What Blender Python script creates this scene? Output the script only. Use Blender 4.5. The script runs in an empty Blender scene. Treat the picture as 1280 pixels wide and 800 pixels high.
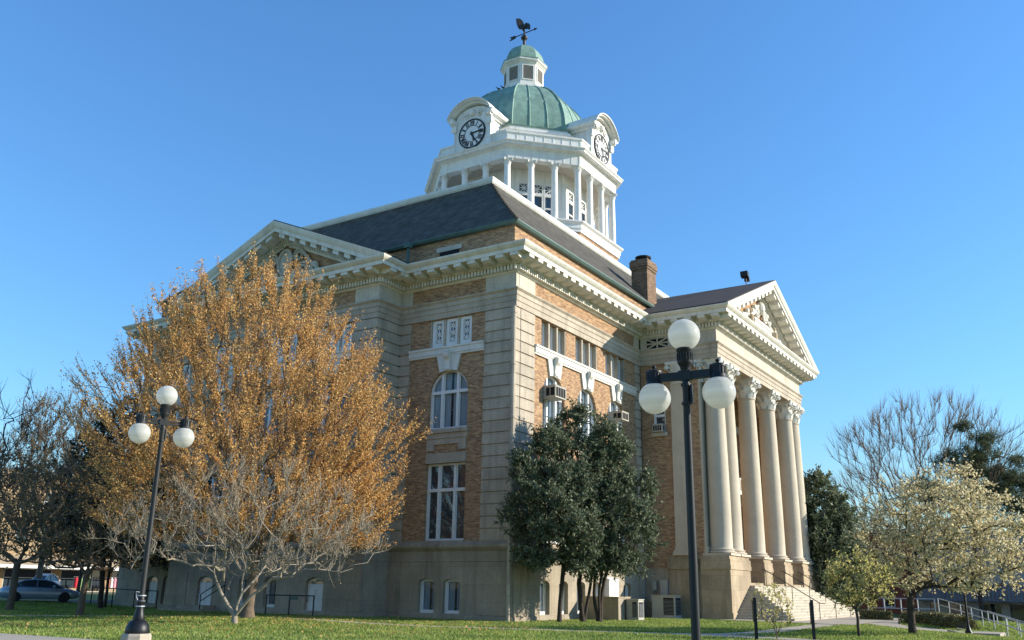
import bpy, bmesh, math, random, time
import numpy as np
from mathutils import Vector, Matrix
T0 = time.time()
random.seed(7); RNG = np.random.default_rng(11)
SC = bpy.context.scene
COL = SC.collection
PI = math.pi

# ------------------------------------------------------------------ materials
def nodes_of(m):
    m.use_nodes = True
    nt = m.node_tree; nt.nodes.clear()
    out = nt.nodes.new('ShaderNodeOutputMaterial')
    return nt, out

def N(nt, t, **kw):
    n = nt.nodes.new(t)
    for k, v in kw.items():
        if k.startswith('i_'):
            key = k[2:]
            n.inputs[int(key) if key.isdigit() else key.replace('_', ' ')].default_value = v
        else:
            setattr(n, k, v)
    return n

def ramp(nt, fac, stops):
    r = nt.nodes.new('ShaderNodeValToRGB')
    el = r.color_ramp.elements
    while len(el) < len(stops): el.new(.5)
    for e, (p, c) in zip(el, stops):
        e.position = p; e.color = (*c, 1)
    nt.links.new(fac, r.inputs[0])
    return r.outputs[0]

def rgb(c, k): return tuple(max(0, min(1, x * k)) for x in c)

def mat(name, base, rough=.8, var=.12, scale=1.5, metal=0, spec=.4, bump=0, bscale=25, streak=0, streak_col=None, fine=.06, ashlar=None):
    m = bpy.data.materials.new(name); nt, out = nodes_of(m)
    b = N(nt, 'ShaderNodeBsdfPrincipled'); b.inputs['Roughness'].default_value = rough
    b.inputs['Metallic'].default_value = metal; b.inputs['Specular IOR Level'].default_value = spec
    tc = N(nt, 'ShaderNodeTexCoord')
    n1 = N(nt, 'ShaderNodeTexNoise', i_Scale=scale, i_Detail=6.0, i_Roughness=.65)
    nt.links.new(tc.outputs['Object'], n1.inputs['Vector'])
    c = ramp(nt, n1.outputs['Fac'], [(.3, rgb(base, 1 - var)), (.7, rgb(base, 1 + var))])
    if fine:
        n3 = N(nt, 'ShaderNodeTexNoise', i_Scale=scale * 14, i_Detail=3.0)
        nt.links.new(tc.outputs['Object'], n3.inputs['Vector'])
        mx = N(nt, 'ShaderNodeMix', data_type='RGBA', blend_type='OVERLAY'); mx.inputs[0].default_value = fine * 4
        nt.links.new(c, mx.inputs[6]); nt.links.new(n3.outputs['Fac'], mx.inputs[7]); c = mx.outputs[2]
    if ashlar:      # faint block joints, each block a slightly different tone
        sp = N(nt, 'ShaderNodeSeparateXYZ'); nt.links.new(tc.outputs['Object'], sp.inputs[0])
        ad = N(nt, 'ShaderNodeMath', operation='ADD'); nt.links.new(sp.outputs[0], ad.inputs[0]); nt.links.new(sp.outputs[1], ad.inputs[1])
        cb = N(nt, 'ShaderNodeCombineXYZ'); nt.links.new(ad.outputs[0], cb.inputs[0]); nt.links.new(sp.outputs[2], cb.inputs[1])
        br = N(nt, 'ShaderNodeTexBrick'); br.inputs['Scale'].default_value = 1; br.inputs['Brick Width'].default_value = ashlar[0]; br.inputs['Row Height'].default_value = ashlar[1]; br.inputs['Mortar Size'].default_value = .011
        br.inputs['Color1'].default_value = (.9, .89, .88, 1); br.inputs['Color2'].default_value = (1.06, 1.05, 1.04, 1); br.inputs['Mortar'].default_value = (.76, .74, .71, 1)
        nt.links.new(cb.outputs[0], br.inputs['Vector'])
        mx = N(nt, 'ShaderNodeMix', data_type='RGBA', blend_type='MULTIPLY'); mx.inputs[0].default_value = 1
        nt.links.new(c, mx.inputs[6]); nt.links.new(br.outputs[0], mx.inputs[7]); c = mx.outputs[2]
    if streak:
        mp = N(nt, 'ShaderNodeMapping'); mp.inputs['Scale'].default_value = (1.3, 1.3, .12)
        nt.links.new(tc.outputs['Object'], mp.inputs[0])
        n2 = N(nt, 'ShaderNodeTexNoise', i_Scale=1.6, i_Detail=5.0, i_Roughness=.6)
        nt.links.new(mp.outputs[0], n2.inputs['Vector'])
        f = ramp(nt, n2.outputs['Fac'], [(.5, (0, 0, 0)), (.75, (streak,) * 3)])
        mx = N(nt, 'ShaderNodeMix', data_type='RGBA'); nt.links.new(f, mx.inputs[0])
        nt.links.new(c, mx.inputs[6]); mx.inputs[7].default_value = (*(streak_col or rgb(base, .45)), 1)
        c = mx.outputs[2]
    nt.links.new(c, b.inputs['Base Color'])
    if bump:
        n4 = N(nt, 'ShaderNodeTexNoise', i_Scale=bscale, i_Detail=4.0)
        nt.links.new(tc.outputs['Object'], n4.inputs['Vector'])
        bp = N(nt, 'ShaderNodeBump', i_Strength=bump, i_Distance=.03)
        nt.links.new(n4.outputs['Fac'], bp.inputs['Height']); nt.links.new(bp.outputs[0], b.inputs['Normal'])
    nt.links.new(b.outputs[0], out.inputs[0])
    return m

def brick_mat(name, c1, c2, mortar, bw=.24, bh=.085):
    m = bpy.data.materials.new(name); nt, out = nodes_of(m)
    b = N(nt, 'ShaderNodeBsdfPrincipled', i_Roughness=.9); b.inputs['Specular IOR Level'].default_value = .25
    tc = N(nt, 'ShaderNodeTexCoord'); sp = N(nt, 'ShaderNodeSeparateXYZ')
    nt.links.new(tc.outputs['Object'], sp.inputs[0])
    ad = N(nt, 'ShaderNodeMath', operation='ADD'); nt.links.new(sp.outputs[0], ad.inputs[0]); nt.links.new(sp.outputs[1], ad.inputs[1])
    cb = N(nt, 'ShaderNodeCombineXYZ'); nt.links.new(ad.outputs[0], cb.inputs[0]); nt.links.new(sp.outputs[2], cb.inputs[1])
    br = N(nt, 'ShaderNodeTexBrick'); br.inputs['Scale'].default_value = 1
    br.inputs['Brick Width'].default_value = bw; br.inputs['Row Height'].default_value = bh
    br.inputs['Mortar Size'].default_value = .007; br.inputs['Bias'].default_value = 0
    br.inputs['Color1'].default_value = (*c1, 1); br.inputs['Color2'].default_value = (*c2, 1); br.inputs['Mortar'].default_value = (*mortar, 1)
    nt.links.new(cb.outputs[0], br.inputs['Vector'])
    # long rows of bricks fired darker or paler
    mp = N(nt, 'ShaderNodeMapping'); mp.inputs['Scale'].default_value = (1.1, 5.5, 1)
    nt.links.new(cb.outputs[0], mp.inputs[0])
    n = N(nt, 'ShaderNodeTexNoise', i_Scale=1.7, i_Detail=6.0, i_Roughness=.75); nt.links.new(mp.outputs[0], n.inputs['Vector'])
    v = ramp(nt, n.outputs['Fac'], [(.3, (.2, .17, .16)), (.47, (.5, .49, .48)), (.72, (.84, .8, .72))])
    mx = N(nt, 'ShaderNodeMix', data_type='RGBA', blend_type='OVERLAY'); mx.inputs[0].default_value = .75
    nt.links.new(br.outputs[0], mx.inputs[6]); nt.links.new(v, mx.inputs[7])
    nt.links.new(mx.outputs[2], b.inputs['Base Color'])
    bp = N(nt, 'ShaderNodeBump', i_Strength=.5, i_Distance=.02); nt.links.new(br.outputs['Fac'], bp.inputs['Height']); bp.invert = True
    nt.links.new(bp.outputs[0], b.inputs['Normal'])
    nt.links.new(b.outputs[0], out.inputs[0])
    return m

def leaf_mat(name, stops, trans=.3, rough=.6, spec=.3, patch=0):
    m = bpy.data.materials.new(name); nt, out = nodes_of(m)
    g = N(nt, 'ShaderNodeNewGeometry')
    c = ramp(nt, g.outputs['Random Per Island'], stops)
    if patch:
        tc = N(nt, 'ShaderNodeTexCoord'); nz = N(nt, 'ShaderNodeTexNoise', i_Scale=patch, i_Detail=5.0, i_Roughness=.6); nt.links.new(tc.outputs['Object'], nz.inputs['Vector'])
        pc = ramp(nt, nz.outputs['Fac'], [(.32, (.55, .62, .5)), (.5, (.95, 1, .9)), (.68, (1.25, 1.1, .95))])
        pm = N(nt, 'ShaderNodeMix', data_type='RGBA', blend_type='MULTIPLY'); pm.inputs[0].default_value = 1
        nt.links.new(c, pm.inputs[6]); nt.links.new(pc, pm.inputs[7]); c = pm.outputs[2]
    b = N(nt, 'ShaderNodeBsdfPrincipled', i_Roughness=rough); b.inputs['Specular IOR Level'].default_value = spec
    nt.links.new(c, b.inputs['Base Color'])
    t = N(nt, 'ShaderNodeBsdfTranslucent'); nt.links.new(c, t.inputs[0])
    mx = N(nt, 'ShaderNodeMixShader'); mx.inputs[0].default_value = trans
    nt.links.new(b.outputs[0], mx.inputs[1]); nt.links.new(t.outputs[0], mx.inputs[2])
    nt.links.new(mx.outputs[0], out.inputs[0])
    return m

def glass_mat(name, tint=(.03, .045, .06), clear=.0, rough=.03):
    m = bpy.data.materials.new(name); nt, out = nodes_of(m)
    b = N(nt, 'ShaderNodeBsdfPrincipled', i_Roughness=rough); b.inputs['Base Color'].default_value = (*tint, 1)
    b.inputs['Specular IOR Level'].default_value = .9
    tc = N(nt, 'ShaderNodeTexCoord'); n4 = N(nt, 'ShaderNodeTexNoise', i_Scale=1.3, i_Detail=2.0)
    nt.links.new(tc.outputs['Object'], n4.inputs['Vector'])
    bp = N(nt, 'ShaderNodeBump', i_Strength=.25, i_Distance=.02); nt.links.new(n4.outputs['Fac'], bp.inputs['Height']); nt.links.new(bp.outputs[0], b.inputs['Normal'])
    if clear:
        t = N(nt, 'ShaderNodeBsdfTransparent'); t.inputs[0].default_value = (.8, .87, .92, 1)
        mx = N(nt, 'ShaderNodeMixShader'); mx.inputs[0].default_value = clear
        nt.links.new(b.outputs[0], mx.inputs[1]); nt.links.new(t.outputs[0], mx.inputs[2]); nt.links.new(mx.outputs[0], out.inputs[0])
    else: nt.links.new(b.outputs[0], out.inputs[0])
    return m

M = {}
M['stone'] = mat('limestone', (.44, .38, .3), .85, .16, .7, bump=.15, streak=.55, ashlar=(1.9, .655), streak_col=(.2, .175, .14))
M['stone2'] = mat('trim_limestone', (.52, .475, .395), .85, .14, .9, bump=.1, streak=.45, ashlar=(1.5, 2.0), streak_col=(.25, .23, .19))
M['base'] = mat('foundation_stone', (.36, .305, .23), .9, .2, .5, bump=.2, streak=.65, ashlar=(1.7, .92), streak_col=(.17, .145, .11))
M['plinth'] = mat('weathered_plinth_stone', (.385, .305, .205), .9, .22, .45, bump=.2, streak=.75, ashlar=(1.6, .9), streak_col=(.2, .15, .09))
M['cornice'] = mat('painted_cornice', (.69, .66, .58), .7, .12, 1.2, streak=.5, streak_col=(.38, .34, .27))
M['column'] = mat('column_stone', (.52, .45, .345), .8, .1, .5, fine=.025, bump=.05, streak=.3, streak_col=(.3, .24, .17))
M['white'] = mat('white_paint', (.74, .725, .68), .6, .09, 1.2, streak=.5, streak_col=(.45, .42, .36), fine=.08)
M['winwhite'] = mat('white_window_frame', (.72, .72, .71), .5, .05, 2)
M['terra'] = mat('white_terracotta', (.66, .64, .58), .6, .1, 3, bump=.3, bscale=9, streak=.2)
M['ceil'] = mat('tan_ceiling', (.5, .44, .36), .8, .06, 1)
M['brick'] = brick_mat('tan_brick', (.44, .28, .155), (.225, .122, .07), (.36, .3, .22))
M['brick_dk'] = brick_mat('dark_chimney_brick', (.24, .16, .105), (.13, .08, .052), (.28, .22, .16))
M['brick_red'] = brick_mat('red_brick', (.3, .09, .06), (.24, .07, .05), (.25, .2, .17))
M['brick_tan'] = brick_mat('pale_brick', (.42, .31, .18), (.36, .25, .14), (.35, .3, .22))
M['slate'] = mat('slate_shingle', (.1, .093, .08), .95, .35, 1.4, bump=.6, bscale=18, fine=.25, spec=.08, streak=.4, streak_col=(.05, .048, .042))
M['slate_br'] = mat('brown_shingle', (.075, .06, .05), .9, .3, 3, bump=.5, bscale=18, fine=.15)
M['copper'] = mat('green_copper', (.2, .315, .255), .65, .26, 1.1, spec=.35, streak=.7, streak_col=(.1, .18, .145), fine=.1)
M['copper_dk'] = mat('dark_copper_gutter', (.075, .13, .115), .6, .2, 2)
M['bronze'] = mat('dark_bronze', (.05, .045, .04), .5, .2, 4, metal=.6)
M['iron'] = mat('black_iron', (.009, .01, .012), .45, .2, 4, spec=.35)
M['darkgrey'] = mat('grey_painted_iron', (.022, .022, .022), .5, .15, 4, spec=.35)
M['void'] = mat('dark_opening', (.012, .012, .014), .9, .05, 1, fine=0)
M['louver'] = mat('grey_louver', (.26, .235, .21), .8, .1, 2)
M['glass'] = glass_mat('window_glass')
M['glassc'] = glass_mat('clear_window_glass', clear=.72)
M['curtain'] = mat('pale_curtain', (.72, .74, .76), .9, .05, 2)
M['concrete'] = mat('concrete', (.4, .345, .265), .9, .12, .8, bump=.15, streak=0)
M['steps'] = mat('pale_step_stone', (.47, .42, .335), .85, .12, .8, bump=.1)
M['asphalt'] = mat('asphalt', (.055, .055, .057), .9, .15, .6, bump=.2)
M['metal_box'] = mat('beige_metal', (.42, .4, .34), .5, .06, 2)
M['grey_metal'] = mat('grey_metal', (.3, .31, .32), .45, .08, 2, metal=.3)
M['galv'] = mat('galvanised_rail', (.4, .42, .45), .5, .06, 2, metal=.4)
M['paint_bluegrey'] = mat('silver_blue_car_paint', (.28, .36, .46), .25, .03, 1, metal=.4, spec=.6, fine=0)
M['paint_white'] = mat('white_car_paint', (.7, .66, .66), .25, .03, 1, spec=.6, fine=0)
M['rubber'] = mat('tyre_rubber', (.015, .015, .016), .8, .1, 5)
M['alloy'] = mat('wheel_alloy', (.4, .41, .42), .3, .05, 5, metal=.8)
def globe_mat():
    m = bpy.data.materials.new('milk_glass'); nt, out = nodes_of(m)
    b = N(nt, 'ShaderNodeBsdfPrincipled', i_Roughness=.18); b.inputs['Specular IOR Level'].default_value = .35
    tc = N(nt, 'ShaderNodeTexCoord'); sp = N(nt, 'ShaderNodeTexNoise', i_Scale=3.0)
    mp = N(nt, 'ShaderNodeMapping'); mp.inputs['Scale'].default_value = (.3, .3, 3)
    nt.links.new(tc.outputs['Object'], mp.inputs[0]); nt.links.new(mp.outputs[0], sp.inputs['Vector'])
    c = ramp(nt, sp.outputs['Fac'], [(.35, (.76, .74, .67)), (.6, (.86, .845, .8))]); nt.links.new(c, b.inputs['Base Color'])
    t = N(nt, 'ShaderNodeBsdfTranslucent'); nt.links.new(c, t.inputs[0])
    mx = N(nt, 'ShaderNodeMixShader'); mx.inputs[0].default_value = .6
    nt.links.new(b.outputs[0], mx.inputs[1]); nt.links.new(t.outputs[0], mx.inputs[2]); nt.links.new(mx.outputs[0], out.inputs[0]); return m
M['lampglass'] = globe_mat()
M['bark'] = mat('grey_brown_bark', (.14, .105, .075), .95, .3, 4, bump=.8, bscale=14)
M['bark_lt'] = mat('pale_grey_bark', (.29, .25, .195), .95, .25, 4, bump=.6, bscale=14)
M['bark_or'] = mat('warm_brown_bark', (.19, .13, .08), .95, .3, 4, bump=.8, bscale=14)
M['bark_dk'] = mat('dark_bark', (.055, .042, .032), .95, .3, 4, bump=.8, bscale=14)

# ------------------------------------------------------------------ objects
def link(name, me, m=None, parent=None, loc=(0, 0, 0)):
    o = bpy.data.objects.new(name, me); COL.objects.link(o)
    if m is not None: me.materials.append(m)
    o.location = loc
    if parent is not None: o.parent = parent
    return o
def tag(o, label=None, cat=None, group=None, kind=None):
    if label: o['label'] = label
    if cat: o['category'] = cat
    if group: o['group'] = group
    if kind: o['kind'] = kind
    return o
def thing(name, label, cat, loc=(0, 0, 0), rz=0, group=None):
    o = bpy.data.objects.new(name, None); COL.objects.link(o); o.location = loc; o.rotation_euler = (0, 0, rz)
    o.empty_display_size = .3
    return tag(o, label, cat, group)
def kids(o): return [c for c in bpy.data.objects if c.parent == o]
def copy_tree(o, parent=None):
    c = o.copy(); COL.objects.link(c)
    if parent is not None: c.parent = parent
    for ch in list(o.children): copy_tree(ch, c)
    return c

class Fr:
    """a wall plane: u runs along it, n points out of it, z is up"""
    def __init__(s, o, u, n): s.o = Vector((*o, 0)); s.u = Vector((*u, 0)); s.n = Vector((*n, 0))
    def pt(s, u, z, n): p = s.o + s.u * u + s.n * n; return (p.x, p.y, z + s.o.z)

class MB:
    def __init__(s): s.v = []; s.f = []
    def add(s, vs, fs):
        b = len(s.v); s.v += [tuple(v) for v in vs]; s.f += [tuple(i + b for i in f) for f in fs]
    def hexa(s, p):     # 8 points: bottom ring 4, top ring 4
        s.add(p, [(0, 3, 2, 1), (4, 5, 6, 7), (0, 1, 5, 4), (1, 2, 6, 5), (2, 3, 7, 6), (3, 0, 4, 7)])
    def box(s, x0, x1, y0, y1, z0, z1):
        s.hexa([(x0, y0, z0), (x1, y0, z0), (x1, y1, z0), (x0, y1, z0), (x0, y0, z1), (x1, y0, z1), (x1, y1, z1), (x0, y1, z1)])
    def fbox(s, fr, u0, u1, z0, z1, n0, n1):
        P = fr.pt
        s.hexa([P(u0, z0, n0), P(u1, z0, n0), P(u1, z0, n1), P(u0, z0, n1), P(u0, z1, n0), P(u1, z1, n0), P(u1, z1, n1), P(u0, z1, n1)])
    def fquad(s, fr, u0, u1, z0, z1, n): P = fr.pt; s.add([P(u0, z0, n), P(u1, z0, n), P(u1, z1, n), P(u0, z1, n)], [(0, 1, 2, 3)])
    def fprism(s, fr, poly, n0, n1):      # poly in (u,z)
        k = len(poly); P = fr.pt
        s.add([P(u, z, n0) for u, z in poly] + [P(u, z, n1) for u, z in poly],
              [tuple(range(k)), tuple(range(2 * k - 1, k - 1, -1))] + [(i, (i + 1) % k, k + (i + 1) % k, k + i) for i in range(k)])
    def loft(s, rings, cap0=True, cap1=True):
        k = len(rings[0]); vs = [p for r in rings for p in r]; fs = []
        for j in range(len(rings) - 1):
            for i in range(k): fs.append((j * k + i, j * k + (i + 1) % k, (j + 1) * k + (i + 1) % k, (j + 1) * k + i))
        if cap0: fs.append(tuple(range(k - 1, -1, -1)))
        if cap1: fs.append(tuple(range((len(rings) - 1) * k, len(rings) * k)))
        s.add(vs, fs)
    def lathe(s, prof, c=(0, 0, 0), seg=20, cap=True):   # prof: (r,z)
        s.loft([[(c[0] + r * math.cos(2 * PI * i / seg), c[1] + r * math.sin(2 * PI * i / seg), c[2] + z) for i in range(seg)] for r, z in prof], cap, cap)
    def tube(s, pts, r, seg=6):
        rr = r if isinstance(r, (list, tuple)) else [r] * len(pts)
        pts = [Vector(p) for p in pts]; rings = []
        for i, p in enumerate(pts):
            d = (pts[min(i + 1, len(pts) - 1)] - pts[max(i - 1, 0)]).normalized()
            a = d.cross(Vector((0, 0, 1)) if abs(d.z) < .9 else Vector((1, 0, 0))).normalized(); b = d.cross(a)
            rings.append([tuple(p + (a * math.cos(2 * PI * j / seg) + b * math.sin(2 * PI * j / seg)) * rr[i]) for j in range(seg)])
        s.loft(rings)
    def sphere(s, c, r, seg=16, rings=10, sz=1):
        s.lathe([(max(1e-3, r * math.sin(PI * i / rings)), -r * sz * math.cos(PI * i / rings)) for i in range(rings + 1)], c, seg)
    def build(s, name, m, parent=None, smooth=False, loc=(0, 0, 0), recalc=True, angle=None):
        me = bpy.data.meshes.new(name); me.from_pydata(s.v, [], s.f)
        if recalc:
            bm = bmesh.new(); bm.from_mesh(me); bmesh.ops.recalc_face_normals(bm, faces=bm.faces); bm.to_mesh(me); bm.free()
        if smooth:
            me.polygons.foreach_set('use_smooth', [True] * len(me.polygons))
            me.set_sharp_from_angle(angle=math.radians(angle or 40))
        me.update()
        return link(name, me, m, parent, loc)

def offset_path(path, o, closed):
    n = len(path); out = []
    for i, p in enumerate(path):
        ns = []
        if closed or i > 0: a = path[i - 1]; ns.append((p[0] - a[0], p[1] - a[1]))
        if closed or i < n - 1: b = path[(i + 1) % n]; ns.append((b[0] - p[0], b[1] - p[1]))
        nn = []
        for dx, dy in ns: l = math.hypot(dx, dy); nn.append((dy / l, -dx / l))
        if len(nn) == 1: m = nn[0]
        else:
            k = 1 + nn[0][0] * nn[1][0] + nn[0][1] * nn[1][1]; m = ((nn[0][0] + nn[1][0]) / k, (nn[0][1] + nn[1][1]) / k)
        out.append((p[0] + m[0] * o, p[1] + m[1] * o))
    return out
def sweep(mb, path, prof, closed):
    rows = [[(x, y, z) for x, y in offset_path(path, o, closed)] for o, z in prof]
    n = len(path); vs = [p for r in rows for p in r]; fs = []
    for j in range(len(rows) - 1):
        for i in range(n if closed else n - 1):
            i2 = (i + 1) % n; fs.append((j * n + i, j * n + i2, (j + 1) * n + i2, (j + 1) * n + i))
    mb.add(vs, fs)
def path_boxes(mb, path, closed, o0, o1, z0, z1, w, pitch, shape=None):
    mid = offset_path(path, (o0 + o1) / 2, closed); n = len(path)
    for i in range(n if closed else n - 1):
        a, b = mid[i], mid[(i + 1) % n]; L = math.hypot(b[0] - a[0], b[1] - a[1])
        u = ((b[0] - a[0]) / L, (b[1] - a[1]) / L); fr = Fr(a, u, (u[1], -u[0]))
        k = max(1, int((L - w) / pitch)); h = (o1 - o0) / 2; st = (L - k * pitch) / 2
        for j in range(k + 1):
            c = st + j * pitch
            if shape: shape(mb, fr, c, w, z0, z1, -h, h)
            else: mb.fbox(fr, c - w / 2, c + w / 2, z0, z1, -h, h)
def modillion(mb, fr, c, w, z0, z1, n0, n1):
    h = z1 - z0
    prof = [(n0, z0 + .12 * h), (n0 + .2 * (n1 - n0), z0), (n0 + .5 * (n1 - n0), z0 + .02 * h), (n0 + .75 * (n1 - n0), z0 + .12 * h), (n0 + .9 * (n1 - n0), z0 + .3 * h), (n1, z0 + .36 * h), (n1, z1), (n0, z1)]
    P = fr.pt; k = len(prof)
    mb.add([P(c - w / 2, z, n) for n, z in prof] + [P(c + w / 2, z, n) for n, z in prof],
           [tuple(range(k)), tuple(range(2 * k - 1, k - 1, -1))] + [(i, (i + 1) % k, k + (i + 1) % k, k + i) for i in range(k)])
def arc(cu, hw, zs, rise, n=14): return [(cu - hw * math.cos(PI * i / n), zs + rise * math.sin(PI * i / n)) for i in range(n + 1)]
def wall_sheet(mb, fr, u0, u1, z0, z1, ops, n=0, dep=.45):
    """flat wall with real openings and reveals; op = (u0,u1,z0,z1,rise)"""
    us = sorted({u0, u1, *[x for o in ops for x in o[:2]]}); zs = sorted({z0, z1, *[x for o in ops for x in o[2:4]]})
    for i in range(len(us) - 1):
        for j in range(len(zs) - 1):
            cu, cz = (us[i] + us[i + 1]) / 2, (zs[j] + zs[j + 1]) / 2
            if not any(o[0] < cu < o[1] and o[2] < cz < o[3] for o in ops): mb.fquad(fr, us[i], us[i + 1], zs[j], zs[j + 1], n)
    P = fr.pt
    for a, b, c, d, rise in ops:
        if rise:
            pts = arc((a + b) / 2, (b - a) / 2, d - rise, rise); h = len(pts) // 2
            mb.add([P(a, d, n)] + [P(u, z, n) for u, z in pts[:h + 1]], [(0, i, i + 1) for i in range(1, h + 1)])
            mb.add([P(b, d, n)] + [P(u, z, n) for u, z in pts[h:]], [(0, i, i + 1) for i in range(1, len(pts) - h)])
        else: pts = [(a, d), (b, d)]
        loop = [(a, c)] + pts + [(b, c)]
        k = len(loop)
        mb.add([P(u, z, n) for u, z in loop] + [P(u, z, n - dep) for u, z in loop], [(i, (i + 1) % k, k + (i + 1) % k, k + i) for i in range(k)])

def window(parent, fr, a, b, c, d, rise=0, transom=None, mull=(), n=-.3, t=.12, glass='glass', curtain=False, grille=False, name='window', arch_head=None):
    """joinery, panes and curtains of one opening"""
    mb = MB(); cu = (a + b) / 2; hw = (b - a) / 2
    if rise:
        zs = d - rise; o_ = arc(cu, hw, zs, rise); i_ = arc(cu, hw - t, zs, rise - t)
        for q in range(len(o_) - 1):
            P = fr.pt
            mb.hexa([P(*o_[q], n - .08), P(*o_[q + 1], n - .08), P(*i_[q + 1], n - .08), P(*i_[q], n - .08), P(*o_[q], n + .06), P(*o_[q + 1], n + .06), P(*i_[q + 1], n + .06), P(*i_[q], n + .06)])
        top = zs
    else:
        mb.fbox(fr, a + t, b - t, d - t, d, n - .08, n + .06); top = d
    mb.fbox(fr, a, a + t, c, top, n - .08, n + .06); mb.fbox(fr, b - t, b, c, top, n - .08, n + .06)
    mb.fbox(fr, a + t, b - t, c, c + t * 1.3, n - .075, n + .065)
    def ztop(u):
        if not rise: return d - t * .5
        x = (u - cu) / hw; return (d - rise) + rise * math.sqrt(max(0, 1 - x * x)) - t * .5
    for u, w in mull: mb.fbox(fr, u - w / 2, u + w / 2, c + t, ztop(u), n - .07, n + .08)
    if transom: mb.fbox(fr, a + t * .5, b - t * .5, transom - .09, transom + .09, n - .065, n + .09)
    # sash bars round each light
    edges = [a + t] + [x for u, w in mull for x in (u - w / 2, u + w / 2)] + [b - t]
    for q in range(0, len(edges), 2):
        e0, e1 = edges[q], edges[q + 1]
        for z0, z1 in ([(c + t * 1.3, transom - .09), (transom + .09, None)] if transom else [(c + t * 1.3, None)]):
            for x0, x1 in ((e0, e0 + .045), (e1 - .045, e1)):
                zt = z1 if z1 is not None else ztop(x0 if x1 < cu else x1) - .02
                if zt > z0 + .1: mb.fbox(fr, x0, x1, z0, zt, n - .06, n + .0)
    if grille:
        for q in range(0, len(edges), 2):
            e0, e1 = edges[q], edges[q + 1]; z0, z1 = c + t, d - t; k = max(1, round((z1 - z0) / (e1 - e0)))
            for r in range(k):
                za, zb = z0 + (z1 - z0) * r / k, z0 + (z1 - z0) * (r + 1) / k; cz = (za + zb) / 2; cx = (e0 + e1) / 2; hh = (zb - za) / 2; ww = (e1 - e0) / 2
                P = fr.pt
                for ang in range(4):
                    dx, dz = [(1, 0), (0, 1), (1, 1), (1, -1)][ang]
                    mb.tube([P(cx - dx * ww, cz - dz * hh, n - .02), P(cx + dx * ww, cz + dz * hh, n - .02)], .038, 4)
    w = mb.build(name, M['winwhite'], parent)
    g = MB(); pts = [(a + .02, c + .02)] + (arc(cu, hw - .02, d - rise, rise - .02) if rise else [(a + .02, d - .02), (b - .02, d - .02)]) + [(b - .02, c + .02)]
    g.add([fr.pt(u, z, n - .05) for u, z in pts], [tuple(range(len(pts)))])
    g.build('pane', M[glass], w)
    if curtain:
        k = MB(); nn = 40; row = []
        zt = (d - rise) if rise else d
        gap = .5
        for s0, s1 in ((a + .05, cu - .1), (cu + .05, b - .05)):
            P = fr.pt; top = [P(s0 + (s1 - s0) * i / nn, ztop(s0 + (s1 - s0) * i / nn), n - .16 + .05 * math.sin(i * 1.35)) for i in range(nn + 1)]
            bot = [P(s0 + (s1 - s0) * i / nn, c, n - .16 + .06 * math.sin(i * 1.35 + .3)) for i in range(nn + 1)]
            k.add(top + bot, [(i, i + 1, nn + 2 + i, nn + 1 + i) for i in range(nn)])
        k.build('curtain', M['curtain'], w, recalc=False)
    return w
# ------------------------------------------------------------------ the courthouse
L1, L2, LX, PP, WG = 16.65, 37.22, 53.87, 5.77, 2.17
M1, M2, M3 = 8.37, 24.79, 33.16
H1, H2, H3, H4, EV = 19.14, 18.15, 17.07, 20.38, 1.5
CX, CY = LX / 2, M3 / 2
CH = thing('courthouse', 'tan brick and limestone courthouse with columned portico, clock tower and green dome', 'courthouse')
fr_side = Fr((0, 0), (0, 1), (-1, 0)); fr_front = Fr((0, 0), (1, 0), (0, -1))
fr_wing = Fr((-WG, 0), (0, 1), (-1, 0)); fr_ret = Fr((-WG, M1), (1, 0), (0, -1)); fr_ret2 = Fr((-WG, M2), (1, 0), (0, 1))
fr_ps = Fr((L1, 0), (0, -1), (-1, 0)); fr_pb = Fr((0, -1.0), (1, 0), (0, -1)); fr_pr = Fr((L2, 0), (0, -1), (1, 0))
ZB = 4.1

arch = MB(); corn = MB(); base = MB()
class Piece:      # a wall, strip or block built as a part of its own as soon as its with-block ends
    def __init__(s, name, m, parent=None, recalc=True): s.a = (name, m, parent, recalc)
    def __enter__(s): s.mb = MB(); return s.mb
    def __exit__(s, *e):
        if not e[0]: s.o = s.mb.build(s.a[0], M[s.a[1]], s.a[2] if s.a[2] is not None else CH, recalc=s.a[3])
def brick_wall(*a):
    with Piece('brick_wall', 'brick') as m: wall_sheet(m, *a)
def quoins(fr, a, b, z0=ZB, z1=H3, step=.655):
    k = round((z1 - z0) / step); s = (z1 - z0) / k
    with Piece('quoins', 'stone') as quo:
        for i in range(k): quo.fbox(fr, a, b, z0 + i * s + .035, z0 + (i + 1) * s - .035, -.5, .03)
        quo.fbox(fr, a + .045, b - .045, z0, z1, -.5, -.045)
def keystone(fr, cu, ztop=14.75, zbot=13.86):
    k = MB()
    for s in (-1, 1):
        k.fprism(fr, [(cu + s * .2, zbot - .02), (cu + s * .62, zbot - .1), (cu + s * .86, ztop), (cu + s * .2, ztop)], -.1, .06)
    P = fr.pt; pr = [(.08, zbot - .08), (.2, zbot + .02), (.16, zbot + .2), (.2, ztop - .3), (.36, ztop - .12), (.4, ztop + .12), (.3, ztop + .25), (.08, ztop + .25), (-.1, ztop - .1), (-.1, zbot)]
    n = len(pr)
    k.add([P(cu - .19, z, q) for q, z in pr] + [P(cu + .19, z, q) for q, z in pr], [tuple(range(n)), tuple(range(2 * n - 1, n - 1, -1))] + [(i, (i + 1) % n, n + (i + 1) % n, n + i) for i in range(n)])
    k.build('keystone', M['terra'], CH)
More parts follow.
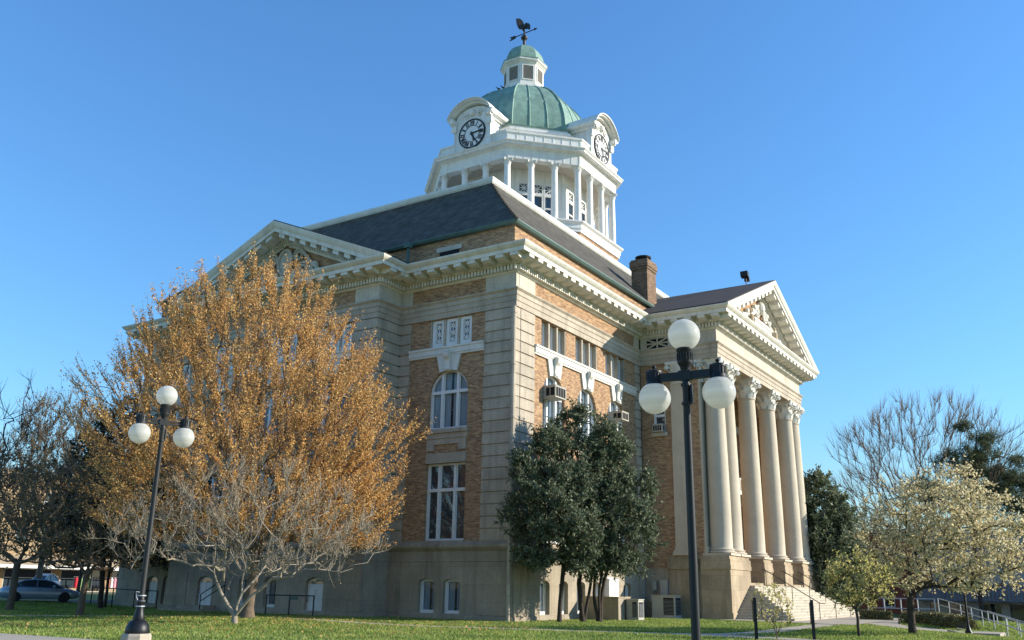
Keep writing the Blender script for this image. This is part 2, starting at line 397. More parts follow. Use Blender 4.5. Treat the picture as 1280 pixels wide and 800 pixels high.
def bay(fr, cu, hw=1.38, lower=True, thw=1.52, curtain=False, glassu='glass', grille=True):
    """one window bay of the two main storeys; returns the openings in the brick"""
    ops = [(cu - thw, cu + thw, 15.3, H3 - .02, 0), (cu - hw, cu + hw, 10.38, 13.9, hw)]
    if lower: ops.append((cu - hw, cu + hw, 4.12, 8.45, 0))
    w3 = (2 * thw) / 3
    for i in range(3):
        a = cu - thw + i * w3
        aw = window(CH, fr, a + .02, a + w3 - .12, 15.32, H3 - .04, n=-.22 if grille else -.42, t=.2 if grille else .1, grille=grille, name='attic_window', glass='glass' if grille else 'glassc', curtain=not grille)
        with Piece('mullion_pier', 'stone', aw) as trim: trim.fbox(fr, a + w3 - .12 if i < 2 else a + w3 - .1, a + w3 + .02 if i < 2 else a + w3 - .005, 15.31, H3 - .03, -.5, -.08)
    mu = [(cu - hw * .4, .17), (cu + hw * .4, .17)]
    aw = window(CH, fr, cu - hw, cu + hw, 10.38, 13.9, rise=hw, transom=12.6, mull=mu, glass=glassu, curtain=curtain, name='arched_window')
    if lower: tw = window(CH, fr, cu - hw, cu + hw, 4.12, 8.45, transom=6.95, mull=mu, name='tall_window')
    # sill, apron with its brick inset, lintel
    with Piece('sill', 'stone', aw) as trim:
        trim.fbox(fr, cu - hw - .16, cu + hw + .16, 10.16, 10.38, -.3, .16)
        trim.fbox(fr, cu - hw - .1, cu + hw + .1, 9.85, 10.16, -.3, .06)
        trim.fbox(fr, cu - hw, cu + hw, 9.52, 9.85, -.3, .02)
        trim.fbox(fr, cu - hw, cu - .85, 9.16, 9.52, -.3, .02); trim.fbox(fr, cu + .85, cu + hw, 9.16, 9.52, -.3, .02)
    if lower:
        with Piece('lintel', 'stone', tw) as trim: trim.fbox(fr, cu - hw - .02, cu + hw + .02, 8.45, 9.02, -.3, .03)
    keystone(fr, cu)
    return ops
def string_course(fr, a, b):
    with Piece('string_course', 'terra') as strg:
        for z0, z1, n in ((14.74, 14.86, .06), (14.86, 15.18, .11), (15.18, 15.3, .17)): strg.fbox(fr, a, b, z0, z1, -.1, n)
BN = -.06
# side facade, near and far bays
for y0, y1, q0, q1 in ((0, M1, (0, 2.1), (7.55, M1)), (M2, M3, (M2, M2 + .82), (M3 - 2.1, M3))):
    cu = 4.6 if y0 == 0 else M3 - 4.6
    ops = bay(fr_side, cu, curtain=True, glassu='glassc')
    brick_wall(fr_side, y0 + .02, y1 - .02, ZB, H3 + .05, ops, BN)
    quoins(fr_side, *q0); quoins(fr_side, *q1); string_course(fr_side, q0[1], q1[0])
# wing facade
ops = []
for k in (-1, 0, 1): ops += bay(fr_wing, CY + k * 4.65, curtain=True, glassu='glassc')
brick_wall(fr_wing, M1 + .02, M2 - .02, ZB, H3 + .05, ops, BN)
quoins(fr_wing, M1, M1 + 1.9); quoins(fr_wing, M2 - 1.9, M2); string_course(fr_wing, M1 + 1.9, M2 - 1.9)
quoins(fr_ret, .5, WG - .04); quoins(fr_ret2, .5, WG - .04)
# front facade, near bay row and the one beyond the portico
FB = (4.42, 8.62, 12.8)
for off in (0, L2):
    ops = []
    cs = FB if off == 0 else [LX - c for c in FB]
    for c in cs: ops += bay(fr_front, c, hw=1.3, thw=1.48, curtain=(off == 0), glassu='glassc', grille=False)
    brick_wall(fr_front, off + .02, off + L1 - .02, ZB, H3 + .05, ops, BN)
    if off == 0: quoins(fr_front, .5, 2.05); quoins(fr_front, 15.8, L1 - .06); string_course(fr_front, 2.05, 15.8)
    else: quoins(fr_front, L2 + .06, L2 + .85); quoins(fr_front, LX - 2.05, LX); string_course(fr_front, L2 + .85, LX - 2.05)
# basement openings: (frame, u0,u1,z0,z1, kind)
BW = []
for u in (3.32, 5.02): BW += [('side', u, u + 1.13, .32, 2.12, 'w'), ('side', M3 - u - 1.13, M3 - u, .32, 2.12, 'w' if u > 4 else 'd')]
for s in (-1, 1): BW.append(('wing', CY + s * 4.65 - .7, CY + s * 4.65 + .7, 0 if s < 0 else .38, 2.12, 'd'))
for s in (-1.6, .6): BW.append(('wing', CY + s, CY + s + 1.0, .4, 2.1, 'w'))
for c in FB:
    for s in (-1.55, .55): BW.append(('front', c + s, c + s + 1.05, .32, 2.12, 'w'))
def basement(fr, key, a, b):
    ops = [(o[1], o[2], o[3], o[4], .22 if o[5] == 'w' else .38) for o in BW if o[0] == key and a < o[1] < b]
    with Piece('basement_wall', 'base', None, False) as m: wall_sheet(m, fr, a, b, -.6, ZB, ops, .0, .4)
    for o in BW:
        if o[0] != key or not a < o[1] < b: continue
        if o[5] == 'w':
            window(CH, fr, o[1], o[2], o[3], o[4], rise=.22, n=-.28, t=.13, name='basement_window', glass='glassc', curtain=True)
        else:
            d = MB(); A, B, z0, z1 = o[1] + .02, o[2] - .02, o[3] + .01, o[4] - .01
            pts = [(A, z0)] + arc((A + B) / 2, (B - A) / 2, z1 - .38, .37) + [(B, z0)]
            d.fprism(fr, pts, -.3, -.2)
            w = B - A
            for x0, x1 in ((A + .12, A + w / 2 - .05), (A + w / 2 + .05, B - .12)):
                for y0, y1 in ((z0 + .12, z0 + .75), (z0 + .9, z0 + 1.35)): d.fbox(fr, x0, x1, y0, y1, -.22, -.17)
            dr = d.build('door', M['winwhite'], CH)
            g = MB(); g.fprism(fr, arc((A + B) / 2, w / 2 - .12, z1 - .36, .26, 8), -.25, -.185); g.build('fanlight', M['glass'], dr)
            if key == 'wing' and o[1] < CY:
                nt_ = MB(); nt_.fbox(fr, A + w * .42, A + w * .62, z0 + 1.1, z0 + 1.45, -.19, -.165)
                wr = nt_.build('door_notice', M['terra'], dr)
            h = MB(); h.tube([fr.pt(B - .1, z0 + .75, -.2), fr.pt(B - .1, z0 + .75, -.1), fr.pt(B - .1, z0 + 1.0, -.1), fr.pt(B - .1, z0 + 1.0, -.2)], .02, 5); h.build('handle', M['iron'], dr)
basement(fr_side, 'side', 0, M1); basement(fr_side, 'side', M2, M3); basement(fr_wing, 'wing', M1, M2)
basement(fr_front, 'front', 0, L1); basement(fr_front, 'none', L2, LX)
for f_ in (fr_ret, fr_ret2):
    with Piece('basement_wall', 'base', None, False) as m: wall_sheet(m, f_, 0, WG, -.6, ZB, [], 0)
brick_wall(fr_ret, 0.02, WG, ZB, H3, [], -.1); brick_wall(fr_ret2, 0.02, WG, ZB, H3, [], -.1)
# rear and right-hand walls, plainer
fr_r = Fr((LX, 0), (0, 1), (1, 0)); fr_b = Fr((0, M3), (1, 0), (0, 1))
for f_, l_ in ((fr_r, M3), (fr_b, LX)):
    with Piece('rear_wall', 'brick', None, False) as m: wall_sheet(m, f_, 0, l_, -.6, H4, [])
# water table and foundation course round the visible sides
wt = [(0, M3), (0, M2), (-WG, M2), (-WG, M1), (0, M1), (0, 0), (L1, 0)]
wt2 = [(L2, 0), (LX, 0), (LX, M3)]
for p in (wt, wt2):
    with Piece('water_table', 'base') as m: sweep(m, p, [(.0, 3.02), (.03, 3.03), (.03, 3.1), (.02, 3.12), (.02, 3.58), (.05, 3.6), (.16, 3.74), (.2, 3.8), (.2, 3.92), (.05, 4.06), (.05, 4.14), (-.08, 4.15)], False)
    with Piece('foundation_course', 'base') as m: sweep(m, p, [(.09, -.6), (.09, .24), (.0, .3)], False)
# shallow pilaster strips in the basement
for fr, u0, u1 in ((fr_side, 0, 2.1), (fr_side, M1 - .9, M1), (fr_wing, M1, M1 + 1.9), (fr_wing, M2 - 1.9, M2), (fr_front, .06, 2.05), (fr_front, L1 - .9, L1 - .07)):
    with Piece('basement_pilaster', 'base') as m: m.fbox(fr, u0 + .002, u1, .3, 3.0, -.2, .06)
# architrave, frieze and cornice run round everything, portico included
OUT = [(0, 0), (L1, 0), (L1, -PP), (L2, -PP), (L2, 0), (LX, 0), (LX, M3), (0, M3), (0, M2), (-WG, M2), (-WG, M1), (0, M1)]
sweep(arch, OUT, [(-.5, H3 - .005), (.06, H3), (.06, H3 + .33), (.1, H3 + .34), (.1, H3 + .66), (.14, H3 + .67), (.14, H3 + .9), (.26, H3 + 1.02), (.26, H3 + 1.08), (-.02, H3 + 1.1)], True)
sweep(corn, OUT, [(-.1, H1 - .06), (.06, H1 - .04), (.12, H1 + .02), (.12, H1 + .05), (.16, H1 + .06), (.16, H1 + .37), (.34, H1 + .39), (.38, H1 + .46), (.44, H1 + .5), (.44, H1 + .72),
                  (1.22, H1 + .78), (1.22, H1 + .72), (1.27, H1 + .72), (1.27, H1 + .94), (1.32, H1 + .97), (1.4, H1 + 1.04), (1.48, H1 + 1.14), (EV, H1 + 1.19), (EV, H4), (1.3, H4 + .03), (-1.0, H4 + .12)], True)
path_boxes(corn, OUT, True, .16, .36, H1 + .07, H1 + .36, .13, .23)
path_boxes(corn, OUT, True, .44, 1.235, H1 + .4, H1 + .76, .52, .98, modillion)
# frieze: brick fields between stone blocks
def frieze(fr, a, b, s0, s1):
    for q0, q1 in ((a, a + s0), (b - s1, b)):
        with Piece('frieze_block', 'stone2') as fz: fz.fbox(fr, q0, q1, H2, H1, -.3, .02)
    with Piece('frieze_panel', 'brick') as m: m.fquad(fr, a + s0, b - s1, H2 - .05, H1 + .02, -.04)
frieze(fr_side, 0.001, M1, 2.1, .85); frieze(fr_side, M2, M3, .85, 2.1); frieze(fr_wing, M1 + .001, M2, 1.9, 1.9); frieze(fr_front, .305, L1 - .03, 1.75, .85); frieze(fr_front, L2, LX, .85, 2.05)
for f_ in (fr_ret, fr_ret2):
    with Piece('frieze_block', 'stone2') as fz: fz.fbox(f_, .302, WG - .03, H2, H1, -.3, .02)
# portico beam: stone frieze on three sides, ceiling
fr_pf = Fr((0, -PP), (1, 0), (0, -1))
with Piece('portico_beam', 'stone2') as fz:
    fz.fbox(fr_ps, .1, PP, H3 - .0, H1 - .0, -1.2, .018); fz.fbox(fr_pr, .1, PP, H3, H1, -1.2, .018)
    fz.fbox(fr_pf, L1 + 1.19, L2 - 1.19, H3 + .001, H1, -1.2, .018)
    fz.fbox(fr_pf, L1 - .016, L1 + 1.2, H3 + .5, H1 - .002, -1.1, .02); fz.fbox(fr_pf, L2 - 1.2, L2 + .016, H3 + .5, H1 - .002, -1.1, .02)
ceil = MB(); ceil.box(L1 + .3, L2 - .3, -PP + .3, .3, H2 + .1, H2 + .3); ceil.build('portico_ceiling', M['ceil'], CH)
# frieze grille on the portico flank
lv = MB(); lv.fquad(fr_ps, .62, 2.25, H2 + .1, H1 - .2, .03)
gr = lv.build('frieze_grille', M['void'], CH)
lv = MB(); P = fr_ps.pt; cu, cz = 1.435, (H2 + H1 - .1) / 2
for k in range(8):
    a = k * PI / 4 + PI / 8 * 0; dx, dz = math.cos(a), math.sin(a); sc = min(.815 / abs(dx) if abs(dx) > .01 else 9, .345 / abs(dz) if abs(dz) > .01 else 9)
    if k in (1, 3, 5, 7): dx, dz, sc = (1 if dx > 0 else -1) * .815, (1 if dz > 0 else -1) * .345, 1
    lv.tube([P(cu, cz, .07), P(cu + dx * sc, cz + dz * sc, .07)], .06, 4)
for a, b, c, d in ((.55, 2.32, H2 + .03, H2 + .1), (.55, 2.32, H1 - .2, H1 - .13), (.55, .62, H2 + .1, H1 - .2), (2.25, 2.32, H2 + .1, H1 - .2)): lv.fbox(fr_ps, a, b, c, d, .0, .08)
lv.build('grille_bars', M['stone2'], gr)
# portico flank walls: brick strip, pilaster, brick, end pier
for fr in (fr_ps, fr_pr):
    ops = [(.95, 1.85, 12.2, 14.6, 0)] if fr is fr_ps else []
    brick_wall(fr, .02, 4.28, 3.0, H3 + .05, ops, -.05)
    for o in ops:
        window(CH, fr, *o[:4], transom=(o[2] + o[3]) / 2, n=-.2, t=.1, name='flank_window')
        with Piece('sill', 'stone2') as trim: trim.fbox(fr, .8, 2.0, o[2] - .25, o[2], -.2, .1)
        with Piece('lintel', 'stone2') as trim: trim.fbox(fr, .85, 1.95, o[3], o[3] + .3, -.2, .02)
    with Piece('basement_wall', 'base', None, False) as m: wall_sheet(m, fr, 0, 4.0, -.6, 3.1, [], -.02)
    with Piece('pilaster_plinth', 'plinth') as m:
        m.fbox(fr, 1.75, 3.8, -.6, 3.07, -.8, .12); m.fbox(fr, 1.68, 3.87, 3.07, 3.35, -.8, .2); m.fbox(fr, 1.72, 3.83, 3.35, 3.72, -.8, .16); m.fbox(fr, 1.8, 3.75, 3.72, 3.95, -.8, .1)
    p = MB()
    p.fbox(fr, 2.33, 3.57, 4.5, 15.6, -.5, .12)
    for z0, z1, e in ((3.951, 4.12, .16), (4.12, 4.28, .1), (4.28, 4.38, .05), (4.38, 4.5, .03)): p.fbox(fr, 2.33 - e, 3.57 + e, z0, z1, -.5, .12 + e)
    p.fbox(fr, 3.58, 4.3, 3.96, H3 - .01, -1.19, -.1)
    p.build('pilaster', M['column'], CH)
    anta = MB(); anta.fbox(fr, 4.29, 4.42, 4.5, 15.6, -1.15, -.03); anta.fbox(fr, 4.28, 4.52, 3.951, 4.5, -1.2, .03)
    anta.build('anta', M['column'], CH)
# back wall of the portico
cs = (CX - 5.1, CX, CX + 5.1); ops = []
for c in cs: ops += bay(fr_pb, c, hw=1.3, thw=1.45, lower=False, grille=False); ops.append((c - 1.1, c + 1.1, 2.31, 7.2, 0))
brick_wall(fr_pb, L1 + .3, L2 - .3, 2.2, H3 + 1.2, ops, 0)
string_course(fr_pb, L1 + 1.2, L2 - 1.2)
for c in cs:
    d = MB(); d.fbox(fr_pb, c - 1.1, c + 1.1, 5.4, 5.6, -.3, -.1)
    for s in (-1, 1):
        x0, x1 = (c - 1.1, c - .02) if s < 0 else (c + .02, c + 1.1)
        d.fbox(fr_pb, x0, x0 + .15, 2.31, 5.4, -.3, -.15); d.fbox(fr_pb, x1 - .15, x1, 2.31, 5.4, -.3, -.15); d.fbox(fr_pb, x0 + .15, x1 - .15, 2.31, 3.1, -.3, -.16); d.fbox(fr_pb, x0 + .15, x1 - .15, 5.2, 5.4, -.3, -.16)
    d.fbox(fr_pb, c - 1.1, c + 1.1, 7.0, 7.2, -.3, -.1)
    dd = d.build('entrance_door', M['winwhite'], CH); g = MB(); g.fquad(fr_pb, c - 1.09, c + 1.09, 2.32, 7.19, -.25); g.build('pane', M['glass'], dd)
    b = MB(); b.fbox(fr_pb, c - 1.7, c + 1.7, 9.2, 9.5, 0, 1.3); 
    for i in range(15): b.fbox(fr_pb, c - 1.65 + i * 3.3 / 14 - .04, c - 1.65 + i * 3.3 / 14 + .04, 9.5, 10.4, 1.2, 1.28)
    b.fbox(fr_pb, c - 1.72, c + 1.72, 10.4, 10.52, 1.15, 1.32)
    for s in (-1, 1): b.fprism(Fr((c + s * 1.3 , -1.0), (0, -1), (1, 0)), [(0, 8.3), (.3, 8.5), (1.1, 9.2), (0, 9.2)], -.12, .12)
    b.build('balcony', M['terra'], CH)
# pier at right and left between back wall and flank (closes the corners)
# portico floor and the plinths
fl = MB(); fl.box(L1 + .5, L2 - .5, -PP - .12, -.9, -.5, 2.3); fl.build('portico_floor', M['plinth'], CH)
for a, b in ((16.45, 20.52), (23.5, 25.45), (28.45, 30.45), (33.4, 37.42)):
    y0 = -4.04; wide = b - a > 3; pl = MB()
    pl.box(a + .06, b - .06, -6.0, y0, -.6 if wide else 2.2, 3.07)
    pl.box(a, b, -6.06, y0 + .02, 3.07, 3.35); pl.box(a + .03, b - .03, -6.03, y0, 3.35, 3.72); pl.box(a + .1, b - .1, -5.96, y0 - .01, 3.72, 3.95)
    if wide: pl.box(a - .02, b + .02, -6.08, y0 + .03, -.6, .42)
    pl.build('column_plinth', M['plinth'], CH)
# pyramid of steps
st = MB()
for k in range(13):
    z = 2.3 - .177 * (k + 1); st.box(20.5 - .3 * (k + 1), 33.42 + .3 * (k + 1), -6.02 - .31 * (k + 1), -5.93, -.5 - .001 * k, z - .05)
    e_ = .035; st.box(20.5 - .3 * (k + 1) - e_, 33.42 + .3 * (k + 1) + e_, -6.02 - .31 * (k + 1) - e_, -5.935, z - .05, z)
STEPS = st.build('entrance_steps', M['steps'], CH)
for x in (22.6, 26.95, 31.3):
    hr = MB()
    pts = [(x, -6.1, 3.2), (x, -6.3, 3.2), (x, -9.9, 1.05), (x, -10.2, 1.05)]
    hr.tube(pts, .03, 6)
    for t in (.02, .5, .98): y = -6.3 - 3.6 * t; hr.tube([(x, y, 3.2 - 2.15 * t), (x, y, 3.2 - 2.15 * t - 1.05)], .025, 5)
    hr.build('step_handrail', M['bronze'], CH)
# Corinthian columns
def column_mesh(h, rb, rt, caph, seg=28, leaves=True):
    c = MB(); z0 = .46 * rb / .72
    c.box(-rb * 1.3, rb * 1.3, -rb * 1.3, rb * 1.3, 0, z0 * .3)
    k = z0
    prof = [(rb * 1.27, k * .3), (rb * 1.33, k * .4), (rb * 1.3, k * .55), (rb * 1.14, k * .6), (rb * 1.1, k * .7), (rb * 1.18, k * .78), (rb * 1.17, k * .88), (rb * 1.06, k * .93), (rb, k * 1.1)]
    hs = h - caph
    for t in np.linspace(.12, 1, 12): prof.append((rb - (rb - rt) * (t ** 1.8), k + (hs - k) * t))
    prof += [(rt * 1.08, hs - .01), (rt * 1.1, hs + caph * .05), (rt * .98, hs + caph * .09)]
    c.lathe(prof, seg=seg)
    return c
def capital_mesh(rt, caph):
    c = MB()
    c.lathe([(rt * .96, 0), (rt * .98, caph * .35), (rt * 1.08, caph * .7), (rt * 1.25, caph * .87)], seg=16)
    for row, (nl, zb, hh, out) in enumerate(((8, .05, .36, .28), (8, .2, .5, .42))):
        for i in range(nl):
            a = 2 * PI * (i + (.5 if row else 0)) / nl; ca, sa = math.cos(a), math.sin(a)
            rows = []
            for t, r, w in ((0, 1.0, .3), (.35, 1.08, .38), (.7, 1.16, .34), (.92, 1.16 + out * .7, .26), (1.0, 1.16 + out, .18), (.93, 1.16 + out * 1.15, .1)):
                z = caph * (zb + hh * t); rr = rt * r; ww = rt * w
                for s in (-1, 0, 1):
                    rx = rr + (.05 * rt if s == 0 else 0); rows.append((rx * ca - s * ww * sa, rx * sa + s * ww * ca, z))
            n = len(rows) // 3; inner = [(x * .93, y * .93, z - .01) for x, y, z in rows]
            b = len(rows)
            fs = []
            for j in range(n - 1):
                for q in (0, 1): fs.append((j * 3 + q, j * 3 + q + 1, j * 3 + q + 4, j * 3 + q + 3)); fs.append((b + j * 3 + q, b + j * 3 + q + 3, b + j * 3 + q + 4, b + j * 3 + q + 1))
                for q in (0, 2): fs.append((j * 3 + q, b + j * 3 + q, b + j * 3 + q + 3, j * 3 + q + 3))
            c.add(rows + inner, fs)
    for i in range(4):          # corner volutes
        a = PI / 4 + i * PI / 2; ca, sa = math.cos(a), math.sin(a)
        pts = []
        for t in np.linspace(0, 1, 7): pts.append((rt * (1.0 + .9 * t ** 2) * ca, rt * (1.0 + .9 * t ** 2) * sa, caph * (.5 + .36 * t)))
        c.tube(pts, [rt * .1] * 7, 6)
        cx, cy, cz = rt * 1.82 * ca, rt * 1.82 * sa, caph * .74
        for s in (-1, 1): c.tube([(cx + s * -sa * .0, cy, cz), (cx - s * sa * rt * .17, cy + s * ca * rt * .17, cz)], rt * .24, 10)
        a = i * PI / 2; c.sphere((rt * 1.28 * math.cos(a), rt * 1.28 * math.sin(a), caph * .92), rt * .17, 8, 6)
    poly = []
    for i in range(4):          # concave-sided abacus
        a0 = PI / 4 + i * PI / 2
        R = rt * 2.05
        p0 = Vector((R * math.cos(a0), R * math.sin(a0))); p1 = Vector((R * math.cos(a0 + PI / 2), R * math.sin(a0 + PI / 2)))
        d = (p1 - p0).normalized(); nrm = -((p0 + p1) / 2).normalized()
        poly.append(p0 - d * 0 + d * rt * .08)
        for t in (.2, .35, .5, .65, .8): poly.append(p0.lerp(p1, t) + nrm * rt * .22 * math.sin(PI * t))
        poly.append(p1 - d * rt * .08)
    c.loft([[(p.x, p.y, caph * .87) for p in poly], [(p.x, p.y, caph * .93) for p in poly], [(p.x * 1.05, p.y * 1.05, caph) for p in poly]])
    return c
HCOL = H3 - 3.95; CAPH = 1.55
cm = column_mesh(HCOL, .73, .62, CAPH).build('column', M['column'], None, smooth=True, angle=50)
cp = capital_mesh(.62, CAPH).build('capital', M['terra'], cm, loc=(0, 0, HCOL - CAPH), smooth=True, angle=35)
cm.parent = CH
for i, x in enumerate((17.55, 19.6, 24.47, 29.45, 34.25, 36.32)):
    o = cm if i == 0 else copy_tree(cm, CH)
    o.location = (x, -5.12, 3.95)
# pilaster capitals on the flanks
for fr, s in ((fr_ps, 1), (fr_pr, -1)):
    pc = capital_mesh(.62, CAPH).build('pilaster_capital', M['terra'], CH, smooth=True, angle=35)
    pc.scale = (.45, 1.0, 1); x = L1 if s > 0 else L2; pc.location = (x - s * -.05, -2.95, 15.52)
    pc = capital_mesh(.5, CAPH).build('anta_capital', M['terra'], CH, smooth=True, angle=35)
    pc.scale = (1, .4, 1); pc.location = (x + s * .6, -4.4, 15.51)

arch.build('architrave', M['stone'], CH)
corn.build('cornice', M['cornice'], CH)

# ---- pediments
def pediment(fr, c, half, zpk, bn, sculpt):
    """fr: wall plane, c: centre u, half: half width of the wall below, zpk: top of the rake at the apex"""
    e = EV; z0 = H4; slope = (zpk - z0) / (half + e); P = fr.pt
    zr = lambda s: zpk - abs(s) * slope
    mb = MB()
    prof = [(-.3, -1.25), (.06, -1.25), (.12, -1.12), (.16, -1.1), (.16, -.82), (.36, -.8), (.42, -.72), (.46, -.7), (1.26, -.66), (1.26, -.7), (1.3, -.7), (1.3, -.44), (1.36, -.4), (1.44, -.24), (1.5, -.06), (1.5, 0), (1.2, .04), (-.3, .06)]
    right = list(np.linspace(half + e, half + e - 3.4, 18)) + [half * .5, 0]; st_ = [-q for q in right] + right[::-1][1:]; nn_ = len(st_)
    vs = [P(c + s, max(zr(s) + w, H4 - .02 + .0008 * i), n) for s in st_ for i, (n, w) in enumerate(prof)]; k = len(prof)
    fs = [(j * k + i, j * k + i + 1, (j + 1) * k + i + 1, (j + 1) * k + i) for j in range(nn_ - 1) for i in range(k - 1)]
    mb.add(vs, fs)
    def sbox(s0, s1, w0, w1, n0, n1):
        if max(zr(s0), zr(s1)) + w0 < H4 + .02: return
        mb.hexa([P(c + s0, zr(s0) + w0, n0), P(c + s1, zr(s1) + w0, n0), P(c + s1, zr(s1) + w0, n1), P(c + s0, zr(s0) + w0, n1), P(c + s0, zr(s0) + w1, n0), P(c + s1, zr(s1) + w1, n0), P(c + s1, zr(s1) + w1, n1), P(c + s0, zr(s0) + w1, n1)])
    for sg in (-1, 1):
        s = .2
        while s < half - 1.3: sbox(sg * s, sg * (s + .125), -1.09, -.83, .16, .35); s += .205
        s = .35
        while s < half + .6: sbox(sg * s, sg * (s + .5), -.98, -.68, .46, 1.2); s += .98
    mb.build('pediment_cornice', M['cornice'], CH)
    t = MB(); hh = half - 1.2
    t.add([P(c - half - .2, z0 + .05, -.06), P(c + half + .2, z0 + .05, -.06), P(c, zpk - 1.0, -.06)], [(0, 1, 2)])
    t.build('tympanum', M['brick'], CH)
    return zr
pediment(fr_pf, CX, (L2 - L1) / 2, 25.43, None, None)
pediment(fr_wing, CY, (M2 - M1) / 2, 24.5, None, None)
# tympanum ornament of the portico: plaque between scrolls and two draped figures carved in relief
def scroll(mb, fr, u, z, r, turns, sgn, n, th=.09):
    pts = []
    for i in range(int(14 * turns) + 1):
        a = i / 14 * 2 * PI; q = r * (1 - .8 * i / (14 * turns)); pts.append(fr.pt(u + sgn * q * math.cos(a), z + q * math.sin(a), n))
    mb.tube(pts, th, 6)
sc = MB()
sc.fbox(fr_pf, CX - 1.9, CX + 1.9, 20.6, 21.9, -.1, .22); sc.fbox(fr_pf, CX - 2.05, CX + 2.05, 21.9, 22.1, -.1, .3)
PLQ = sc.build('plaque', M['white'], CH)
sc = MB()
for s in (-1, 1):
    scroll(sc, fr_pf, CX + s * 1.0, 22.75, .55, 2, s, .16); scroll(sc, fr_pf, CX + s * 2.5, 21.9, .5, 1.8, s, .14); scroll(sc, fr_pf, CX + s * 3.9, 21.4, .55, 2, -s, .14); scroll(sc, fr_pf, CX + s * 5.3, 21.0, .4, 1.6, s, .12)
    sc.tube([fr_pf.pt(CX + s * .5, 23.4, .1), fr_pf.pt(CX + s * 1.9, 22.4, .16), fr_pf.pt(CX + s * 3.3, 22.0, .14), fr_pf.pt(CX + s * 5.6, 21.2, .1)], .13, 6)
    for u, z in ((2.1, 22.55), (3.1, 21.2), (4.6, 21.6), (3.4, 22.2), (1.5, 23.0)): sc.sphere(fr_pf.pt(CX + s * u, z, .08), .26, 8, 6)
sc.sphere(fr_pf.pt(CX, 23.3, .1), .42, 12, 8, 1.3)
sc.build('pediment_carving', M['terra'], CH)
for s in (-1, 1):
    f = MB(); u = CX + s * 3.0; q = fr_pf.pt
    f.lathe([(.34, 0), (.36, .3), (.27, .8), (.24, 1.05), (.3, 1.3), (.27, 1.5), (.1, 1.58), (.09, 1.66)], q(u, 20.5, .22), 10)
    f.sphere(q(u, 22.3, .24), .16, 10, 8, 1.2)
    f.tube([q(u - s * .28, 21.9, .22), q(u - s * .42, 21.5, .35), q(u - s * .3, 21.2, .48)], [.09, .075, .06], 6); f.tube([q(u + s * .28, 21.9, .22), q(u + s * .45, 21.55, .3), q(u + s * .42, 21.15, .35)], [.09, .075, .06], 6)
    f.build('relief_figure', M['plinth'], CH, smooth=True)
# wing cartouche
sc = MB(); ov = [(CY + .62 * math.cos(2 * PI * i / 24), 22.0 + .85 * math.sin(2 * PI * i / 24)) for i in range(24)]
sc.fprism(fr_wing, ov, -.05, .12)
for k in range(24): a, b = ov[k], ov[(k + 1) % 24]; sc.tube([fr_wing.pt(*a, .14), fr_wing.pt(*b, .14)], .11, 6)
for s in (-1, 1):
    for u, z, r, sg in ((1.2, 22.3, .5, 1), (1.7, 21.3, .5, -1), (2.6, 21.2, .4, 1), (.9, 21.0, .35, -1)): scroll(sc, fr_wing, CY + s * u, z, r, 1.8, s * sg, .12)
    sc.tube([fr_wing.pt(CY + s * .3, 23.1, .1), fr_wing.pt(CY + s * 1.4, 22.7, .14), fr_wing.pt(CY + s * 2.3, 21.7, .14), fr_wing.pt(CY + s * 3.2, 20.9, .1)], .12, 6)
sc.build('pediment_carving', M['stone2'], CH)

# ---- attic, roofs
at = MB()
for a, b, c, d in ((.45, LX - .45, .45, .7), (.45, LX - .45, M3 - .7, M3 - .45), (.45, .7, .7, M3 - .7), (LX - .7, LX - .45, .7, M3 - .7)): at.box(a, b, c, d, H4 - .3, 22.35)
at.build('attic_wall', M['brick'], CH)
aw = MB(); fa = Fr((.45, 0), (0, 1), (-1, 0))
for y in (5.2, M3 - 5.2):
    with Piece('attic_lintel', 'stone2') as aw: aw.fbox(fa, y - .95, y + .95, 21.55, 21.85, -.1, .08)
    with Piece('attic_vent', 'void') as aw: aw.fbox(fa, y - .75, y + .75, 20.7, 21.55, -.1, .012)
rf = MB(); B_, D_, ZE, ZD = .17, 5.62, 22.5, 28.12
ev = [(B_, B_), (LX - B_, B_), (LX - B_, M3 - B_), (B_, M3 - B_)]; dk = [(D_, D_), (LX - D_, D_), (LX - D_, M3 - D_), (D_, M3 - D_)]
# slightly bell-cast slope
def ringz(t, z, k=0): return [(a[0] * (1 - t) + b[0] * t, a[1] * (1 - t) + b[1] * t, z) for a, b in zip(ev, dk)]
rf.loft([ringz(0, ZE - .1), ringz(0, ZE), ringz(.5, (ZE + ZD) / 2 - .12), ringz(1, ZD), ringz(1.02, ZD + .3)], True, True)
ROOF = rf.build('mansard_roof', M['slate'], CH)
gt = MB(); sweep(gt, [(B_, B_), (LX - B_, B_), (LX - B_, M3 - B_), (B_, M3 - B_)], [(-.2, ZE - .2), (0, ZE - .18), (.08, ZE - .08), (.1, ZE - .06), (.1, ZE + .02), (.03, ZE + .03), (.0, ZE - .0), (-.2, ZE + .14)], True)
gt.build('roof_gutter', M['copper_dk'], CH)
dc = MB(); D0 = 5.6
sweep(dc, [(D0 + .4, D0 + .4), (LX - D0 - .4, D0 + .4), (LX - D0 - .4, M3 - D0 - .4), (D0 + .4, M3 - D0 - .4)],
      [(.1, 27.9), (.2, 28.0), (.2, 28.2), (.26, 28.22), (.26, 28.45), (.32, 28.5), (.4, 28.7), (.4, 28.83), (-.3, 28.86), (-3, 28.88)], True)
dc.build('deck_cornice', M['white'], CH)
dd = MB(); dd.box(D_ + .2, LX - D_ - .2, D_ + .2, M3 - D_ - .2, 28.3, 28.84); dd.build('roof_deck', M['grey_metal'], CH)
rd = MB()
